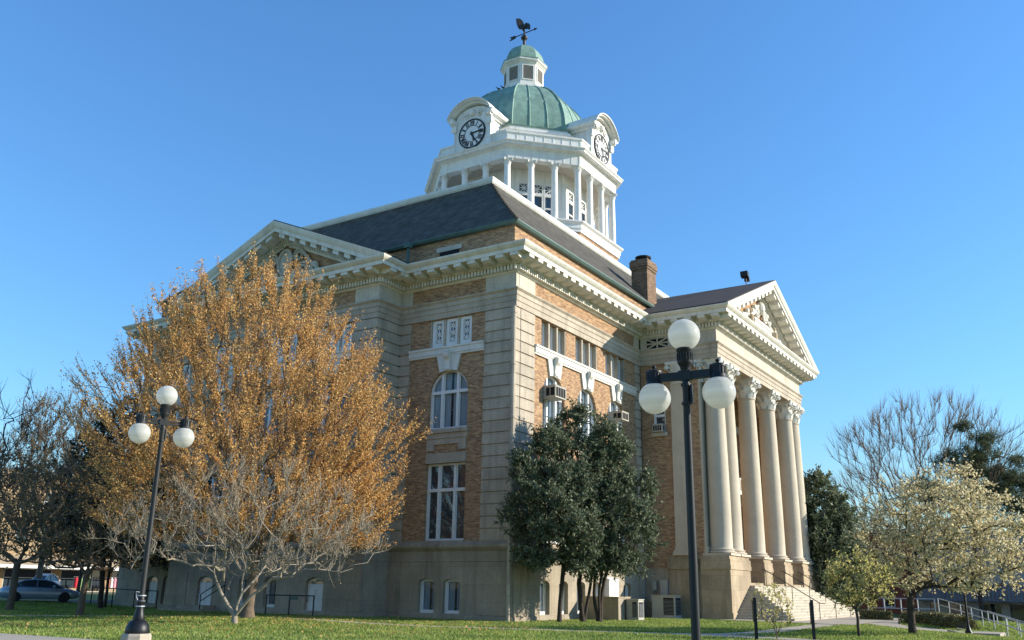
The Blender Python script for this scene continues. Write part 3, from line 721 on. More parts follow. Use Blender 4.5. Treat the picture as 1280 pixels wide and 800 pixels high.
for i in range(15): # hip shingle caps as a knobbly ridge
    t = i / 14; a = Vector((B_, B_, ZE)).lerp(Vector((D_, D_, ZD)), t); rd.sphere((a.x - .02, a.y - .02, a.z + .02 - .12 * math.sin(PI * t)), .13, 6, 4)
rd.build('hip_caps', M['slate_br'], ROOF)
# portico and wing gable roofs (thick slabs)
def gable(fr, c, half, zpk, nb, nf, name):
    mb = MB(); e = EV; sl = (zpk - H4) / (half + e); P = fr.pt; th = .05
    for sg in (-1, 1):
        s1 = half + e - .02
        mb.hexa([P(c, zpk + .03, nb), P(c + sg * s1, zpk + .03 - sl * s1, nb), P(c + sg * s1, zpk + .03 - sl * s1, nf), P(c, zpk + .03, nf),
                 P(c, zpk + .03 + th, nb), P(c + sg * s1, zpk + .03 + th - sl * s1, nb), P(c + sg * s1, zpk + .03 + th - sl * s1, nf), P(c, zpk + .03 + th, nf)])
    return mb.build(name, M['slate_br'], CH)
gable(fr_pf, CX, (L2 - L1) / 2, 25.43, -10.5, 1.45, 'portico_roof')
gable(fr_wing, CY, (M2 - M1) / 2, 24.5, -7.0, 1.42, 'wing_roof')
# chimney
ch = MB(); x0, x1, y0, y1 = 20.62, 22.3, .95, 2.3
ch.box(x0, x1, y0, y1, 20.5, 26.0); ch.box(x0 - .06, x1 + .06, y0 - .06, y1 + .06, 26.0, 26.2); ch.box(x0 - .11, x1 + .11, y0 - .11, y1 + .11, 26.2, 26.7); ch.box(x0 - .03, x1 + .03, y0 - .03, y1 + .03, 26.7, 26.85)
CHM = ch.build('chimney', M['brick_dk'], CH)
ck = MB(); ck.lathe([(.45, 26.8), (.45, 27.1), (.62, 27.12), (.66, 27.25), (.45, 27.32)], ((x0 + x1) / 2, (y0 + y1) / 2, 0), 14); ck.build('chimney_cap', M['iron'], CHM)
cf = MB(); cf.box(x0 - .04, x1 + .04, y0 - .05, y0 + .3, 22.4, 23.0); cf.build('flashing', M['galv'], CHM)
# downspouts
for x, y, zb in ((-.17, .33, 4.2), (-.19, .33, .1)):
    pass
dp = MB(); dp.tube([(-.2, .02, 17.0), (-.2, .02, 4.4)], .15, 10); dp.tube([(-.3, .02, 4.4), (-.3, .02, .05)], .1, 8)
for z in (16.6, 13.6, 10.6, 7.6, 4.7): dp.tube([(-.2, .02, z), (-.2, .02, z + .1)], .18, 10)
dp.build('downspout', M['stone'], CH)
dp = MB(); dp.tube([(-.25, 7.9, 22.2), (-.25, 7.9, 20.6)], .1, 8); dp.box(-.45, -.1, 7.7, 8.1, 22.0, 22.35); dp.build('roof_downspout', M['copper_dk'], CH)
# ------------------------------------------------------------------ clock tower (octagon with unequal sides)
def octp(a, c, z): return [(CX + x, CY + y, z) for x, y in ((c, -a), (a, -c), (a, c), (c, a), (-c, a), (-a, c), (-a, -c), (-c, -a))]
def oct_loft(mb, rings, c0=True, c1=True): mb.loft([octp(*r) for r in rings], c0, c1)
def oct_frames(a, c):
    """the eight faces as wall frames: (frame with u=0 at the face centre, half width)"""
    p = octp(a, c, 0); out = []
    for i in range(8):
        A, B = Vector(p[i][:2]), Vector(p[(i + 1) % 8][:2]); u = (B - A).normalized(); m = (A + B) / 2
        out.append((Fr(m, u, (u.y, -u.x)), (B - A).length / 2))
    return out
tb = MB(); oct_loft(tb, [(8.3, 3.75, 27.5), (8.3, 3.75, 31.45)]); TW = tb.build('clock_tower', M['brick'], CH)
m = MB(); oct_loft(m, [(8.3, 3.75, 31.4), (8.45, 3.82, 31.4), (8.45, 3.82, 31.6), (8.55, 3.86, 31.7), (8.55, 3.86, 32.05), (8.8, 3.97, 32.2), (8.8, 3.97, 32.32), (7, 3, 32.34)]); m.build('tower_pedestal', M['white'], TW)
dr = MB(); DA, DC = 6.0, 2.5
WINF = oct_frames(DA, DC); wins = []
for i, (fr, hw) in enumerate(WINF):
    ops = [(-1.75 + k * 1.2, -.65 + k * 1.2, 32.9, 36.75, 0) for k in range(3)]
    if hw < 2.2: ops = [(-1.6 + k * 1.1, -.6 + k * 1.1, 32.9, 36.75, 0) for k in range(3)]
    wall_sheet(dr, fr, -hw, hw, 32.3, 38.2, ops, 0, .25); wins.append((fr, ops))
DRUM = dr.build('tower_drum', M['white'], TW)
for fr, ops in wins:
    w = MB(); g = MB(); P = fr.pt
    for a, b, c, d, _ in ops:
        for x0, x1 in ((a, a + .1), (b - .1, b)): w.fbox(fr, x0, x1, c, d, -.15, .05)
        for z0, z1 in ((c, c + .12), (34.35, 34.47), (35.55, 35.85), (d - .1, d)): w.fbox(fr, a + .1, b - .1, z0, z1, -.14, .04)
        cu, cz = (a + b) / 2, 36.25; 
        for dx, dz in ((.4, 0), (0, .4), (.4, .4), (.4, -.4)): w.tube([P(cu - dx, cz - dz, -.06), P(cu + dx, cz + dz, -.06)], .045, 4)
        g.fquad(fr, a + .02, b - .02, c + .02, d - .02, -.12)
    ww = w.build('drum_window', M['winwhite'], TW); gg = g.build('drum_window_panes', M['glass'], TW)
cl = MB(); oct_loft(cl, [(8.2, 3.5, 38.02), (8.2, 3.5, 38.12)]); cl.build('gallery_ceiling', M['ceil'], TW)
# gallery columns: four along each face, corners shared
TCm = column_mesh(37.86 - 32.33, .32, .27, .6, seg=14)
cap2 = capital_mesh(.27, .62); cap2.v = [(x, y, z + 37.86 - 32.33 - .62) for x, y, z in cap2.v]
TCm.add(cap2.v, cap2.f)
tcm = None
pts = octp(7.95, 3.42, 32.33)
for i in range(8):
    A, B = Vector(pts[i]), Vector(pts[(i + 1) % 8])
    for k in range(3):
        p = A.lerp(B, k / 3); ang = math.atan2(B.y - A.y, B.x - A.x)
        if tcm is None: tcm = TCm.build('gallery_column', M['white'], TW, smooth=True, angle=45); o = tcm
        else: o = tcm.copy(); COL.objects.link(o); o.parent = TW
        o.location = p; o.rotation_euler = (0, 0, ang)
e = MB()
# entablature ring (hollow), frieze of boards, cornice, parapet
inner = [octp(7.5, 3.2, z) for z in (37.86, 38.05)]
e.loft([octp(7.55, 3.25, 38.1), octp(7.55, 3.25, 37.86), octp(8.32, 3.57, 37.86), octp(8.32, 3.57, 38.82), octp(8.42, 3.62, 38.86), octp(8.42, 3.62, 38.92), octp(8.5, 3.66, 38.98), octp(8.85, 3.82, 39.0), octp(8.85, 3.82, 39.12), octp(9.0, 3.89, 39.26), octp(9.0, 3.89, 39.32), octp(8.5, 3.56, 39.4)], False, False)
for fr, hw in oct_frames(8.32, 3.57):
    k = 9; 
    for i in range(k + 1): x = -hw + .12 + (2 * hw - .24) * i / k; e.fbox(fr, x - .03, x + .03, 37.9, 38.8, -.1, .025)
e.build('gallery_entablature', M['white'], TW)
e = MB(); oct_loft(e, [(8.45, 3.54, 39.3), (8.45, 3.54, 40.22), (8.55, 3.6, 40.28), (8.55, 3.6, 40.44), (7.9, 3.3, 40.5), (6.8, 2.9, 40.7)], False, True)
for fr, hw in oct_frames(8.45, 3.54):
    for i in range(9): x = -hw + .15 + (2 * hw - .3) * i / 8; e.fbox(fr, x - .04, x + .04, 39.4, 40.2, -.1, .03)
e.build('tower_parapet', M['white'], TW)
e = MB(); oct_loft(e, [(6.75, 2.85, 40.4), (6.75, 2.85, 41.4), (6.9, 2.9, 41.5), (6.9, 2.9, 41.7), (6.5, 2.7, 41.85), (6.5, 2.7, 42.2)], False, True); e.build('dome_drum', M['white'], TW)
# dome with standing seams
dm = MB(); prof = []
for i in range(15):
    th = math.radians(70.5) * i / 14; prof.append((6.3 * math.cos(th), 2.66 * math.cos(th) + .04, 42.2 + 7.2 * math.sin(th)))
oct_loft(dm, [(6.55, 2.75, 42.1), (6.6, 2.78, 42.2), (6.45, 2.72, 42.28)] + prof)
P0 = [octp(*r) for r in prof]
for i in range(8):
    for t, rad in ((0, .1), (1 / 3, .075), (2 / 3, .075)):
        dm.tube([tuple(Vector(r[i]).lerp(Vector(r[(i + 1) % 8]), t)) for r in P0], rad, 5)
dm.build('dome', M['copper'], TW)
# lantern
ln = MB(); oct_loft(ln, [(2.4, 1.0, 48.8), (2.4, 1.0, 49.05), (2.1, .87, 49.2), (2.1, .87, 49.4), (1.85, .77, 49.5), (1.85, .77, 51.75), (1.95, .81, 51.85), (2.1, .87, 52.0), (2.2, .91, 52.05), (2.2, .91, 52.3)])
LAN = ln.build('lantern', M['white'], TW)
for fr, hw in oct_frames(1.85, .77):
    w = MB(); w.fbox(fr, -.5, .5, 50.0, 51.5, -.05, .012)
    for k in range(12): w.fbox(fr, -.5, .5, 50.02 + k * .12, 50.06 + k * .12, 0, .05)
    o = w.build('louver', M['louver'], TW)
    w = MB()
    for a, b, c, d in ((-.6, -.5, 49.9, 51.6), (.5, .6, 49.9, 51.6), (-.5, .5, 49.9, 50.0), (-.5, .5, 51.5, 51.6)): w.fbox(fr, a, b, c, d, -.03, .07)
    w.build('louver_frame', M['white'], TW)
lc = MB(); pr = [(2.25, .93, 52.25), (2.25, .93, 52.35)]
for i in range(9): th = math.radians(80) * i / 8; pr.append((1.9 * math.cos(th), .79 * math.cos(th), 52.5 + 2.2 * math.sin(th)))
oct_loft(lc, pr); lc.build('lantern_cap', M['copper'], TW)
# weather vane with an eagle
V = MB(); c = (CX, CY, 0)
V.lathe([(.42, 54.6), (.36, 54.8), (.16, 54.95), (.13, 55.5), (.2, 55.6), (.34, 55.75), (.36, 55.9), (.22, 56.1), (.1, 56.2), (.07, 56.5), (.12, 56.6), (.06, 56.7), (.05, 57.0)], c, 12)
vd = Vector((-.07, -1, 0)).normalized()
cc = Vector((CX, CY, 56.4)); V.tube([cc - vd * 1.35, cc + vd * 1.35], .05, 6)
def plate(pts2, th=.05):   # pts2: (along vane, z)
    up = Vector((vd.y, -vd.x, 0)) * th; k = len(pts2); a = [cc + vd * x + Vector((0, 0, z)) for x, z in pts2]
    V.add([tuple(q + up) for q in a] + [tuple(q - up) for q in a], [tuple(range(k)), tuple(range(2 * k - 1, k - 1, -1))] + [(i, (i + 1) % k, k + (i + 1) % k, k + i) for i in range(k)])
plate([(-1.85, -.2), (-1.6, 0), (-1.85, .2), (-1.15, .16), (-1.0, 0), (-1.15, -.16)]); plate([(1.25, -.13), (1.6, 0), (1.25, .13)])
V.build('weather_vane', M['bronze'], TW, smooth=True)
E_ = MB(); rings = []
for t, r, dx, z in ((0, .05, -.3, 56.85), (.15, .2, -.18, 57.0), (.4, .3, 0, 57.3), (.65, .24, .12, 57.6), (.8, .14, .2, 57.8), (.9, .16, .27, 57.95), (1, .08, .4, 57.98), (1, .02, .55, 57.9)):
    p = Vector((CX, CY, z)) + vd * dx; rings.append([(p.x + r * math.cos(a) * .9, p.y + r * math.sin(a) * .9, p.z + r * .3 * math.sin(a * 2)) for a in np.linspace(0, 2 * PI, 9)[:-1]])
E_.loft(rings)
side = Vector((vd.y, -vd.x, 0))
for s, lift in ((-1, 1.0), (1, .1)):
    base_ = Vector((CX, CY, 57.45)); pts = []
    out = [(0, .25), (.4, .75 * lift + .2), (.9, 1.15 * lift + .1), (1.5, 1.3 * lift - .15), (1.4, .9 * lift - .55), (1.15, .55 * lift - .75), (.85, .2 * lift - .75), (.5, -.5), (.25, -.5), (0, -.3)]
    if s > 0: out = [(0, .25), (.5, .4), (1.0, .25), (1.4, -.25), (1.4, -.95), (1.1, -.8), (.85, -.65), (.5, -.55), (0, -.3)]
    a = [base_ + (vd * -.62 + side * .72 if s < 0 else vd * .9 + side * .1) * x + Vector((0, 0, z)) for x, z in out]; q = vd * .05; k = len(a)
    E_.add([tuple(p + q) for p in a] + [tuple(p - q) for p in a], [tuple(range(k)), tuple(range(2 * k - 1, k - 1, -1))] + [(i, (i + 1) % k, k + (i + 1) % k, k + i) for i in range(k)])
E_.v = [(CX + (x - CX) * .62, CY + (y - CY) * .62, 56.75 + (z - 56.85) * .72) for x, y, z in E_.v]
E_.build('eagle', M['bronze'], TW, smooth=True)
# clock dormers on the four long faces
def dial(fr, u, z, R):
    d = MB(); n = 48; P = fr.pt
    d.add([P(u, z, .06)] + [P(u + R * math.cos(2 * PI * i / n), z + R * math.sin(2 * PI * i / n), .06) for i in range(n)], [(0, i + 1, (i + 1) % n + 1) for i in range(n)])
    face = d.build('clock_dial', M['winwhite'], TW)
    k = MB()
    def ring(r0, r1, q0, q1):
        vs = []; 
        for i in range(n):
            a = 2 * PI * i / n; ca, sa = math.cos(a), math.sin(a)
            vs += [P(u + r0 * ca, z + r0 * sa, q0), P(u + r1 * ca, z + r1 * sa, q0), P(u + r1 * ca, z + r1 * sa, q1), P(u + r0 * ca, z + r0 * sa, q1)]
        k.add(vs, [(i * 4 + j, i * 4 + (j + 1) % 4, ((i + 1) % n) * 4 + (j + 1) % 4, ((i + 1) % n) * 4 + j) for i in range(n) for j in range(4)])
    ring(R * .93, R * 1.02, .0, .12); ring(R * .54, R * .57, .062, .09)
    nums = ['XII', 'I', 'II', 'III', 'IIII', 'V', 'VI', 'VII', 'VIII', 'IX', 'X', 'XI']
    wd = {'I': .085, 'V': .16, 'X': .18}
    for h, s in enumerate(nums):
        a = PI / 2 - h * PI / 6; er = Vector((math.cos(a), math.sin(a))); et = Vector((math.sin(a), -math.cos(a)))
        tot = sum(wd[c] for c in s); x = -tot / 2
        def bar(x0, r0, x1, r1, w=.027):
            p0 = er * r0 * R + et * x0 * R; p1 = er * r1 * R + et * x1 * R; dd = (p1 - p0).normalized(); q = Vector((-dd.y, dd.x)) * w * R
            c4 = [p0 + q, p0 - q, p1 - q, p1 + q]; k.fprism(fr, [(u + p.x, z + p.y) for p in c4], .062, .09)
        for c_ in s:
            m_ = x + wd[c_] / 2
            if c_ == 'I': bar(m_, .6, m_, .88)
            elif c_ == 'V': bar(m_, .6, m_ - .055, .88); bar(m_, .6, m_ + .055, .88, .02)
            else: bar(m_ - .065, .6, m_ + .065, .88); bar(m_ + .065, .6, m_ - .065, .88, .02)
            x += wd[c_]
    k.build('clock_numerals', M['iron'], TW)
    hd = MB()
    for ang, L, w in ((90 - 84, .86, .05), (90 - 157, .6, .065)):
        a = math.radians(ang); er = Vector((math.cos(a), math.sin(a))); et = Vector((-math.sin(a), math.cos(a)))
        q = [(-.15, w * .7), (.1, w), (L * .72, w * .8), (L * .76, w * 1.9), (L, 0), (L * .76, -w * 1.9), (L * .72, -w * .8), (.1, -w), (-.15, -w * .7)]
        hd.fprism(fr, [(u + (er * x + et * y).x * R, z + (er * x + et * y).y * R) for x, y in q], .1 + .03 * (L < .7), .125 + .03 * (L < .7))
    hd.build('clock_hands', M['iron'], TW)
for ux, nn in (((0, -1), (-1, 0)), ((1, 0), (0, -1)), ((0, 1), (1, 0)), ((-1, 0), (0, 1))):
    fr = Fr((CX + nn[0] * 8.6, CY + nn[1] * 8.6), ux, nn); b = MB(); P = fr.pt
    dep = -4.6
    b.fbox(fr, -1.82, 1.82, 39.35, 42.7, dep, 0)
    b.fprism(fr, [(-1.82, 42.7)] + arc(0, 1.82, 42.7, .95, 12)[1:-1] + [(1.82, 42.7)], dep, 0)
    for s in (-1, 1):       # corner pilaster strips and brackets under the hood
        b.fbox(fr, s * 1.82 - .0 if s > 0 else -2.0, 2.0 if s > 0 else -1.82, 39.4, 42.6, -.5, .05)
        a0 = 1.72; x0, x1 = (1.7, 2.2) if s > 0 else (-2.2, -1.7)
        pr = [(.04, 41.5), (.16, 41.45), (.26, 41.7), (.24, 42.1), (.45, 42.2), (.5, 42.45), (.04, 42.45)]; k = len(pr)
        b.add([P(x0, z, n) for n, z in pr] + [P(x1, z, n) for n, z in pr], [tuple(range(k)), tuple(range(2 * k - 1, k - 1, -1))] + [(i, (i + 1) % k, k + (i + 1) % k, k + i) for i in range(k)])
    DOR = b.build('clock_dormer', M['white'], TW)
    h = MB()       # segmental hood: curved cornice in front of the face and its side returns
    hp = [(-2.55, 42.4)] + [(2.55 * math.sin(t), 42.62 + 1.62 * (math.cos(t) - math.cos(1.18)) / (1 - math.cos(1.18))) for t in np.linspace(-1.18, 1.18, 19)] + [(2.55, 42.62)]
    cv = [(2.36 * math.sin(t) / math.sin(1.18), 42.5 + 1.5 * (math.cos(t) - math.cos(1.18)) / (1 - math.cos(1.18))) for t in np.linspace(-1.18, 1.18, 19)]
    for j in range(18):
        (ua, za), (ub, zb) = cv[j], cv[j + 1]
        for (n0, n1, w0, w1) in ((-.3, .62, .02, .14), (-.3, .78, .14, .24), (-.3, .3, -.16, .02)):
            h.hexa([P(ua, za + w0, n0), P(ub, zb + w0, n0), P(ub, zb + w0, n1), P(ua, za + w0, n1), P(ua, za + w1, n0), P(ub, zb + w1, n0), P(ub, zb + w1, n1), P(ua, za + w1, n1)])
    for s in (-1, 1):
        x = [(s * 1.83, 42.2), (s * 2.0, 42.2), (s * 2.1, 42.35), (s * 2.36, 42.41), (s * 2.48, 42.57), (s * 2.48, 42.7), (s * 1.83, 42.7)]
        k = len(x); h.add([P(u, z, dep + .4) for u, z in x] + [P(u, z, .6) for u, z in x], [tuple(range(k)), tuple(range(2 * k - 1, k - 1, -1))] + [(i, (i + 1) % k, k + (i + 1) % k, k + i) for i in range(k)])
    for s in (-1, 1):
        scroll(h, fr, s * .75, 42.85, .32, 1.6, s, .06, .08)
    h.sphere(P(0, 43.05, .08), .3, 10, 7, 1.2)
    h.build('clock_hood', M['white'], TW)
    rfm = MB()
    t_ = [(u, z + .245) for u, z in cv]; 
    rfm.fprism(fr, [(-2.3, 42.71)] + [(u * .97, z - .02) for u, z in t_] + [(2.3, 42.71)], dep + .6, -.29)
    rfm.build('clock_dormer_roof', M['white'], TW)
    dial(fr, 0, 40.95, 1.42)
# ------------------------------------------------------------------ ground, roads, walks
def sst(t): t = np.clip(t, 0, 1); return t * t * (3 - 2 * t)
def gz(x, y):
    x = np.asarray(x, float); y = np.asarray(y, float)
    dip = np.maximum(sst((-19.6 - y) / 4.5) * sst((x - 3) / 8), sst((x - 33) / 7) * sst((-4 - y) / 6 + .4)) * -.95
    cam = -.5 * sst((24 - np.hypot(x + 41.3, y + 26.2)) / 10)
    mound = .16 * np.exp(-((x + 10.5) ** 2 + (y - 7) ** 2) / 30)
    roll = .03 * np.sin(x * .31 + 1) * np.sin(y * .27) * sst((np.hypot(np.clip(x, 0, LX) - x, np.clip(y, 0, M3) - y) - 2) / 4)
    return dip + cam + mound + roll + .28 * sst((y - 30) / 8)
def G(x, y): return float(gz(x, y))
def axis(a, b, core0, core1, step):
    core = list(np.arange(core0, core1 + .01, step)); l = []; x = core0; s = step
    while x > a: s *= 1.35; x -= s; l.append(x)
    r = []; x = core1; s = step
    while x < b: s *= 1.35; x += s; r.append(x)
    return np.array(l[::-1] + core + r)
def sheet(xs, ys, name, m, off, kind='structure'):
    X, Y = np.meshgrid(xs, ys); Z = gz(X, Y) + off; nx = len(xs)
    v = np.stack([X, Y, Z], -1).reshape(-1, 3)
    i, j = np.meshgrid(np.arange(nx - 1), np.arange(len(ys) - 1)); a = (j * nx + i).ravel()
    f = np.stack([a, a + 1, a + nx + 1, a + nx], 1)
    me = bpy.data.meshes.new(name); me.from_pydata(v.tolist(), [], f.tolist()); me.polygons.foreach_set('use_smooth', [True] * len(f)); me.update()
    return tag(link(name, me, m), kind=kind)
M['lawn'] = mat('lawn_soil', (.16, .2, .055), .95, .25, .35, bump=.3, bscale=40, fine=.15)
sheet(axis(-700, 900, -48, 60, 1.0), axis(-700, 900, -32, 60, 1.0), 'ground', M['lawn'], 0)
def ribbon(name, pts, w, m, off=.03, kerb=0, kind='structure', step=.8):
    """a walk or road along a centre line, laid on the ground"""
    P = [Vector((*p, 0)) for p in pts]; line = []
    for i in range(len(P) - 1):       # catmull-rom
        p0, p1, p2, p3 = P[max(i - 1, 0)], P[i], P[i + 1], P[min(i + 2, len(P) - 1)]; n = max(2, int((p2 - p1).length / step))
        for k in range(n):
            t = k / n; line.append(.5 * ((2 * p1) + (p2 - p0) * t + (2 * p0 - 5 * p1 + 4 * p2 - p3) * t * t + (3 * p1 - p0 - 3 * p2 + p3) * t ** 3))
    line.append(P[-1]); vs = []; nw = max(3, int(w / 1.2) + 2)
    for i, p in enumerate(line):
        d = (line[min(i + 1, len(line) - 1)] - line[max(i - 1, 0)]).normalized(); q = Vector((d.y, -d.x, 0))
        for j in range(nw):
            r = p + q * w * (j / (nw - 1) - .5); vs.append((r.x, r.y, G(r.x, r.y) + off))
        for j in (0, nw - 1): r = p + q * w * (j / (nw - 1) - .5); vs.append((r.x, r.y, G(r.x, r.y) - .15))
    k = nw + 2; fs = []
    for i in range(len(line) - 1):
        for j in range(nw - 1): fs.append((i * k + j, i * k + j + 1, (i + 1) * k + j + 1, (i + 1) * k + j))
        for a, b in ((0, nw), (nw - 1, nw + 1)): fs.append((i * k + a, i * k + b, (i + 1) * k + b, (i + 1) * k + a))
    me = bpy.data.meshes.new(name); me.from_pydata(vs, [], fs); me.update()
    return tag(link(name, me, m), kind=kind)
WALKS = []
def walk(pts, w): WALKS.append((pts, w)); return ribbon('path', pts, w, M['concrete'])
walk([(-26, 40), (-26, 10), (-25.9, -12), (-27, -30)], 3.6)
walk([(-25, 26), (-16.5, 20.2), (-11.5, 15.8), (-9.0, 9.5), (-8.7, .3), (-7.2, -7), (-4.6, -12.4), (0, -13.4), (8, -12.9), (14, -12.6)], 1.35)
walk([(-5.6, -12), (-5.2, -15), (-7, -19), (-12, -25)], 1.5)
walk([(8, -20.0), (12, -17.6), (17, -14.8), (24, -13.6), (33, -12)], 1.9)
pz = sheet(np.arange(13.5, 41, .9), np.array([-13.9, -13, -12, -11, -10, -9, -8, -7, -6.1]), 'plaza', M['concrete'], .05)
ribbon('street', [(-120, 88), (-30, 88), (30, 88), (220, 88)], 11.5, M['asphalt'], .012)
ribbon('parking_lane', [(-60, 38.5), (-20, 38.5), (30, 38.5), (41, 38.5)], 7, M['asphalt'], .012)
ribbon('sidewalk', [(-120, 95.2), (0, 95.2), (220, 95.2)], 2.8, M['concrete'], .14)
ribbon('street', [(46.2, 40), (46.2, 0), (46.2, -20), (46.2, -80)], 10, M['asphalt'], .012)
ribbon('street', [(6, -32.5), (20, -32.5), (41, -32.5)], 13, M['asphalt'], .012)
ribbon('sidewalk', [(52.3, 30), (52.3, 0), (52.3, -60)], 2.2, M['concrete'], .14)
tag(bpy.data.objects['ground'], kind='structure')
# grass blades where the camera side of the lawn shows
def near_path(x, y):
    bad = np.zeros(len(x), bool)
    for pts, w in WALKS:
        for (ax, ay), (bx, by) in zip(pts[:-1], pts[1:]):
            t = np.clip(((x - ax) * (bx - ax) + (y - ay) * (by - ay)) / ((bx - ax) ** 2 + (by - ay) ** 2), 0, 1)
            bad |= np.hypot(x - ax - t * (bx - ax), y - ay - t * (by - ay)) < w / 2 + .0
    return bad
def grass():
    n = 330000
    d = 15 + 52 * RNG.random(n) ** .8; s = (RNG.random(n) - .5) * 1.22
    Rv = np.array([.539, -.842]); Fv = np.array([.842, .539])
    x = -41.3 + Fv[0] * d + Rv[0] * s * d; y = -26.2 + Fv[1] * d + Rv[1] * s * d
    ok = ~near_path(x, y)
    ok &= ~((x > -.2) & (y > -.2) & (y < M3)) & ~((x > -WG - .2) & (y > M1) & (y < M2)) & ~((x > 13.3) & (y > -14)) & (y < 38) & ~((x > 41))
    ok &= ~((y < -25.5) & (x > 4))
    x, y = x[ok], y[ok]; n = len(x); z = gz(x, y)
    h = .05 + .06 * RNG.random(n); w = .012 + .014 * RNG.random(n); w *= 1 + np.clip((np.hypot(x + 41, y + 26) - 20) / 18, 0, 2)
    a = RNG.random(n) * 2 * PI; lx, ly = RNG.normal(0, .03, n), RNG.normal(0, .03, n)
    v = np.empty((n, 3, 3)); v[:, 0] = np.stack([x - w * np.cos(a), y - w * np.sin(a), z - .01], 1); v[:, 1] = np.stack([x + w * np.cos(a), y + w * np.sin(a), z - .01], 1); v[:, 2] = np.stack([x + lx, y + ly, z + h], 1)
    me = bpy.data.meshes.new('grass'); me.vertices.add(3 * n); me.vertices.foreach_set('co', v.ravel())
    me.loops.add(3 * n); me.loops.foreach_set('vertex_index', np.arange(3 * n, dtype=np.int32)); me.polygons.add(n)
    me.polygons.foreach_set('loop_start', np.arange(0, 3 * n, 3, dtype=np.int32)); me.update()
    M['grass'] = leaf_mat('grass_blades', [(0, (.16, .235, .045)), (.5, (.26, .34, .075)), (.85, (.37, .4, .13)), (1, (.45, .4, .21))], .4, .7, patch=.35)
    tag(link('grass', me, M['grass']), 'short green lawn grass round the courthouse', kind='stuff')
grass()

# ------------------------------------------------------------------ lamps
def make_lamp(label, loc, rz, extra=False):
    iron_ = M['darkgrey'] if extra else M['iron']
    t = thing('street_lamp', label, 'street lamp', loc, rz, 'three globe street lamps on the lawn')
    b = MB(); b.lathe([(.4, -.9), (.4, .27), (.36, .33)], seg=8); b.build('concrete_footing', M['concrete'], t)
    b = MB(); b.lathe([(.31, .33), (.325, .38), (.31, .45), (.3, .52), (.25, .6), (.22, .64), (.15, .68), (.16, .74), (.13, .84), (.1, .98), (.1, 1.12), (.13, 1.16), (.1, 1.22), (.08, 1.3)], seg=20)
    b.build('base', M['iron'], t, smooth=True)
    b = MB(); b.lathe([(.082, 1.25), (.075, 3.5), (.066, 5.85), (.075, 5.9), (.075, 5.96), (.062, 6.0), (.075, 6.2), (.1, 6.28)], seg=14); b.tube([(.09, 0, 5.6), (.09, 0, 5.95)], .035, 6)
    for z in (5.58, 5.93): b.lathe([(.075, z), (.095, z), (.095, z + .04), (.075, z + .04)], seg=14)
    p = b.build('post', M['darkgrey'] if extra else M['iron'], t, smooth=True)
    b = MB()
    for s in (-1, 1):
        if extra: b.box(min(s * .05, s * .5), max(s * .05, s * .5), -.035, .035, 6.06, 6.11); b.box(min(s * .05, s * .5), max(s * .05, s * .5), -.035, .035, 6.14, 6.19)
        else: b.box(min(s * .05, s * .5), max(s * .05, s * .5), -.05, .05, 6.05, 6.2)
    b.box(-.12, .12, -.07, .07, 6.04, 6.22)
    b.build('arm', M['darkgrey'] if extra else M['iron'], t)
    def cup(name, x, z, up):
        q = MB(); pr = [(.075, -.06), (.085, .0), (.13, .06), (.142, .1), (.142, .3), (.158, .32), (.158, .36), (.14, .37)]
        if not up: pr = [(.14, .0), (.158, .01), (.158, .05), (.142, .07), (.142, .26), (.152, .27), (.152, .31), (.1, .33), (.03, .34)]
        q.lathe(pr, (x, 0, z), 18)
        for i in range(18):
            a = 2 * PI * i / 18; q.tube([(x + .144 * math.cos(a), .144 * math.sin(a), z + .13), (x + .144 * math.cos(a), .144 * math.sin(a), z + .27)], .01, 4)
        if not up: q.lathe([(.03, .335), (.03, .37), (.045, .39), (.04, .41), (.012, .43)], (x, 0, z), 8)
        c = q.build('lamp_holder', M['darkgrey'] if extra else M['iron'], t, smooth=True)
        g = MB(); g.sphere((0, 0, 0), .3, 32, 20); o = g.build('globe', M['lampglass'], c, smooth=True, loc=(x, 0, z + .37 + .265 if up else z + .06 - .265))
    cup('s', 0, 6.28, True)
    for s in (-1, 1): cup('s', s * .62, 5.96, False)
    if extra:
        q = MB()
        for a in (2.2, 3.6): q.tube([(.12 * math.cos(a), .12 * math.sin(a), 1.2), (.17 * math.cos(a), .17 * math.sin(a), 1.28), (.2 * math.cos(a), .2 * math.sin(a), 1.42), (.08 * math.cos(a), .08 * math.sin(a), 1.4)], .014, 5)
        for z in (1.02, 1.15, 1.3): q.lathe([(.09, z), (.125, z), (.125, z + .03), (.09, z + .03)], seg=12)
        q.build('strap', M['galv'], t)
    return t
make_lamp('grey three-globe lamp post on a concrete block, in front of the orange-leaved tree', (-24.83, -3.67, 0), math.radians(-23), True)
make_lamp('tall black three-globe lamp post in front of the columned portico', (-25.78, -20.1, -.62), math.radians(-87.5))

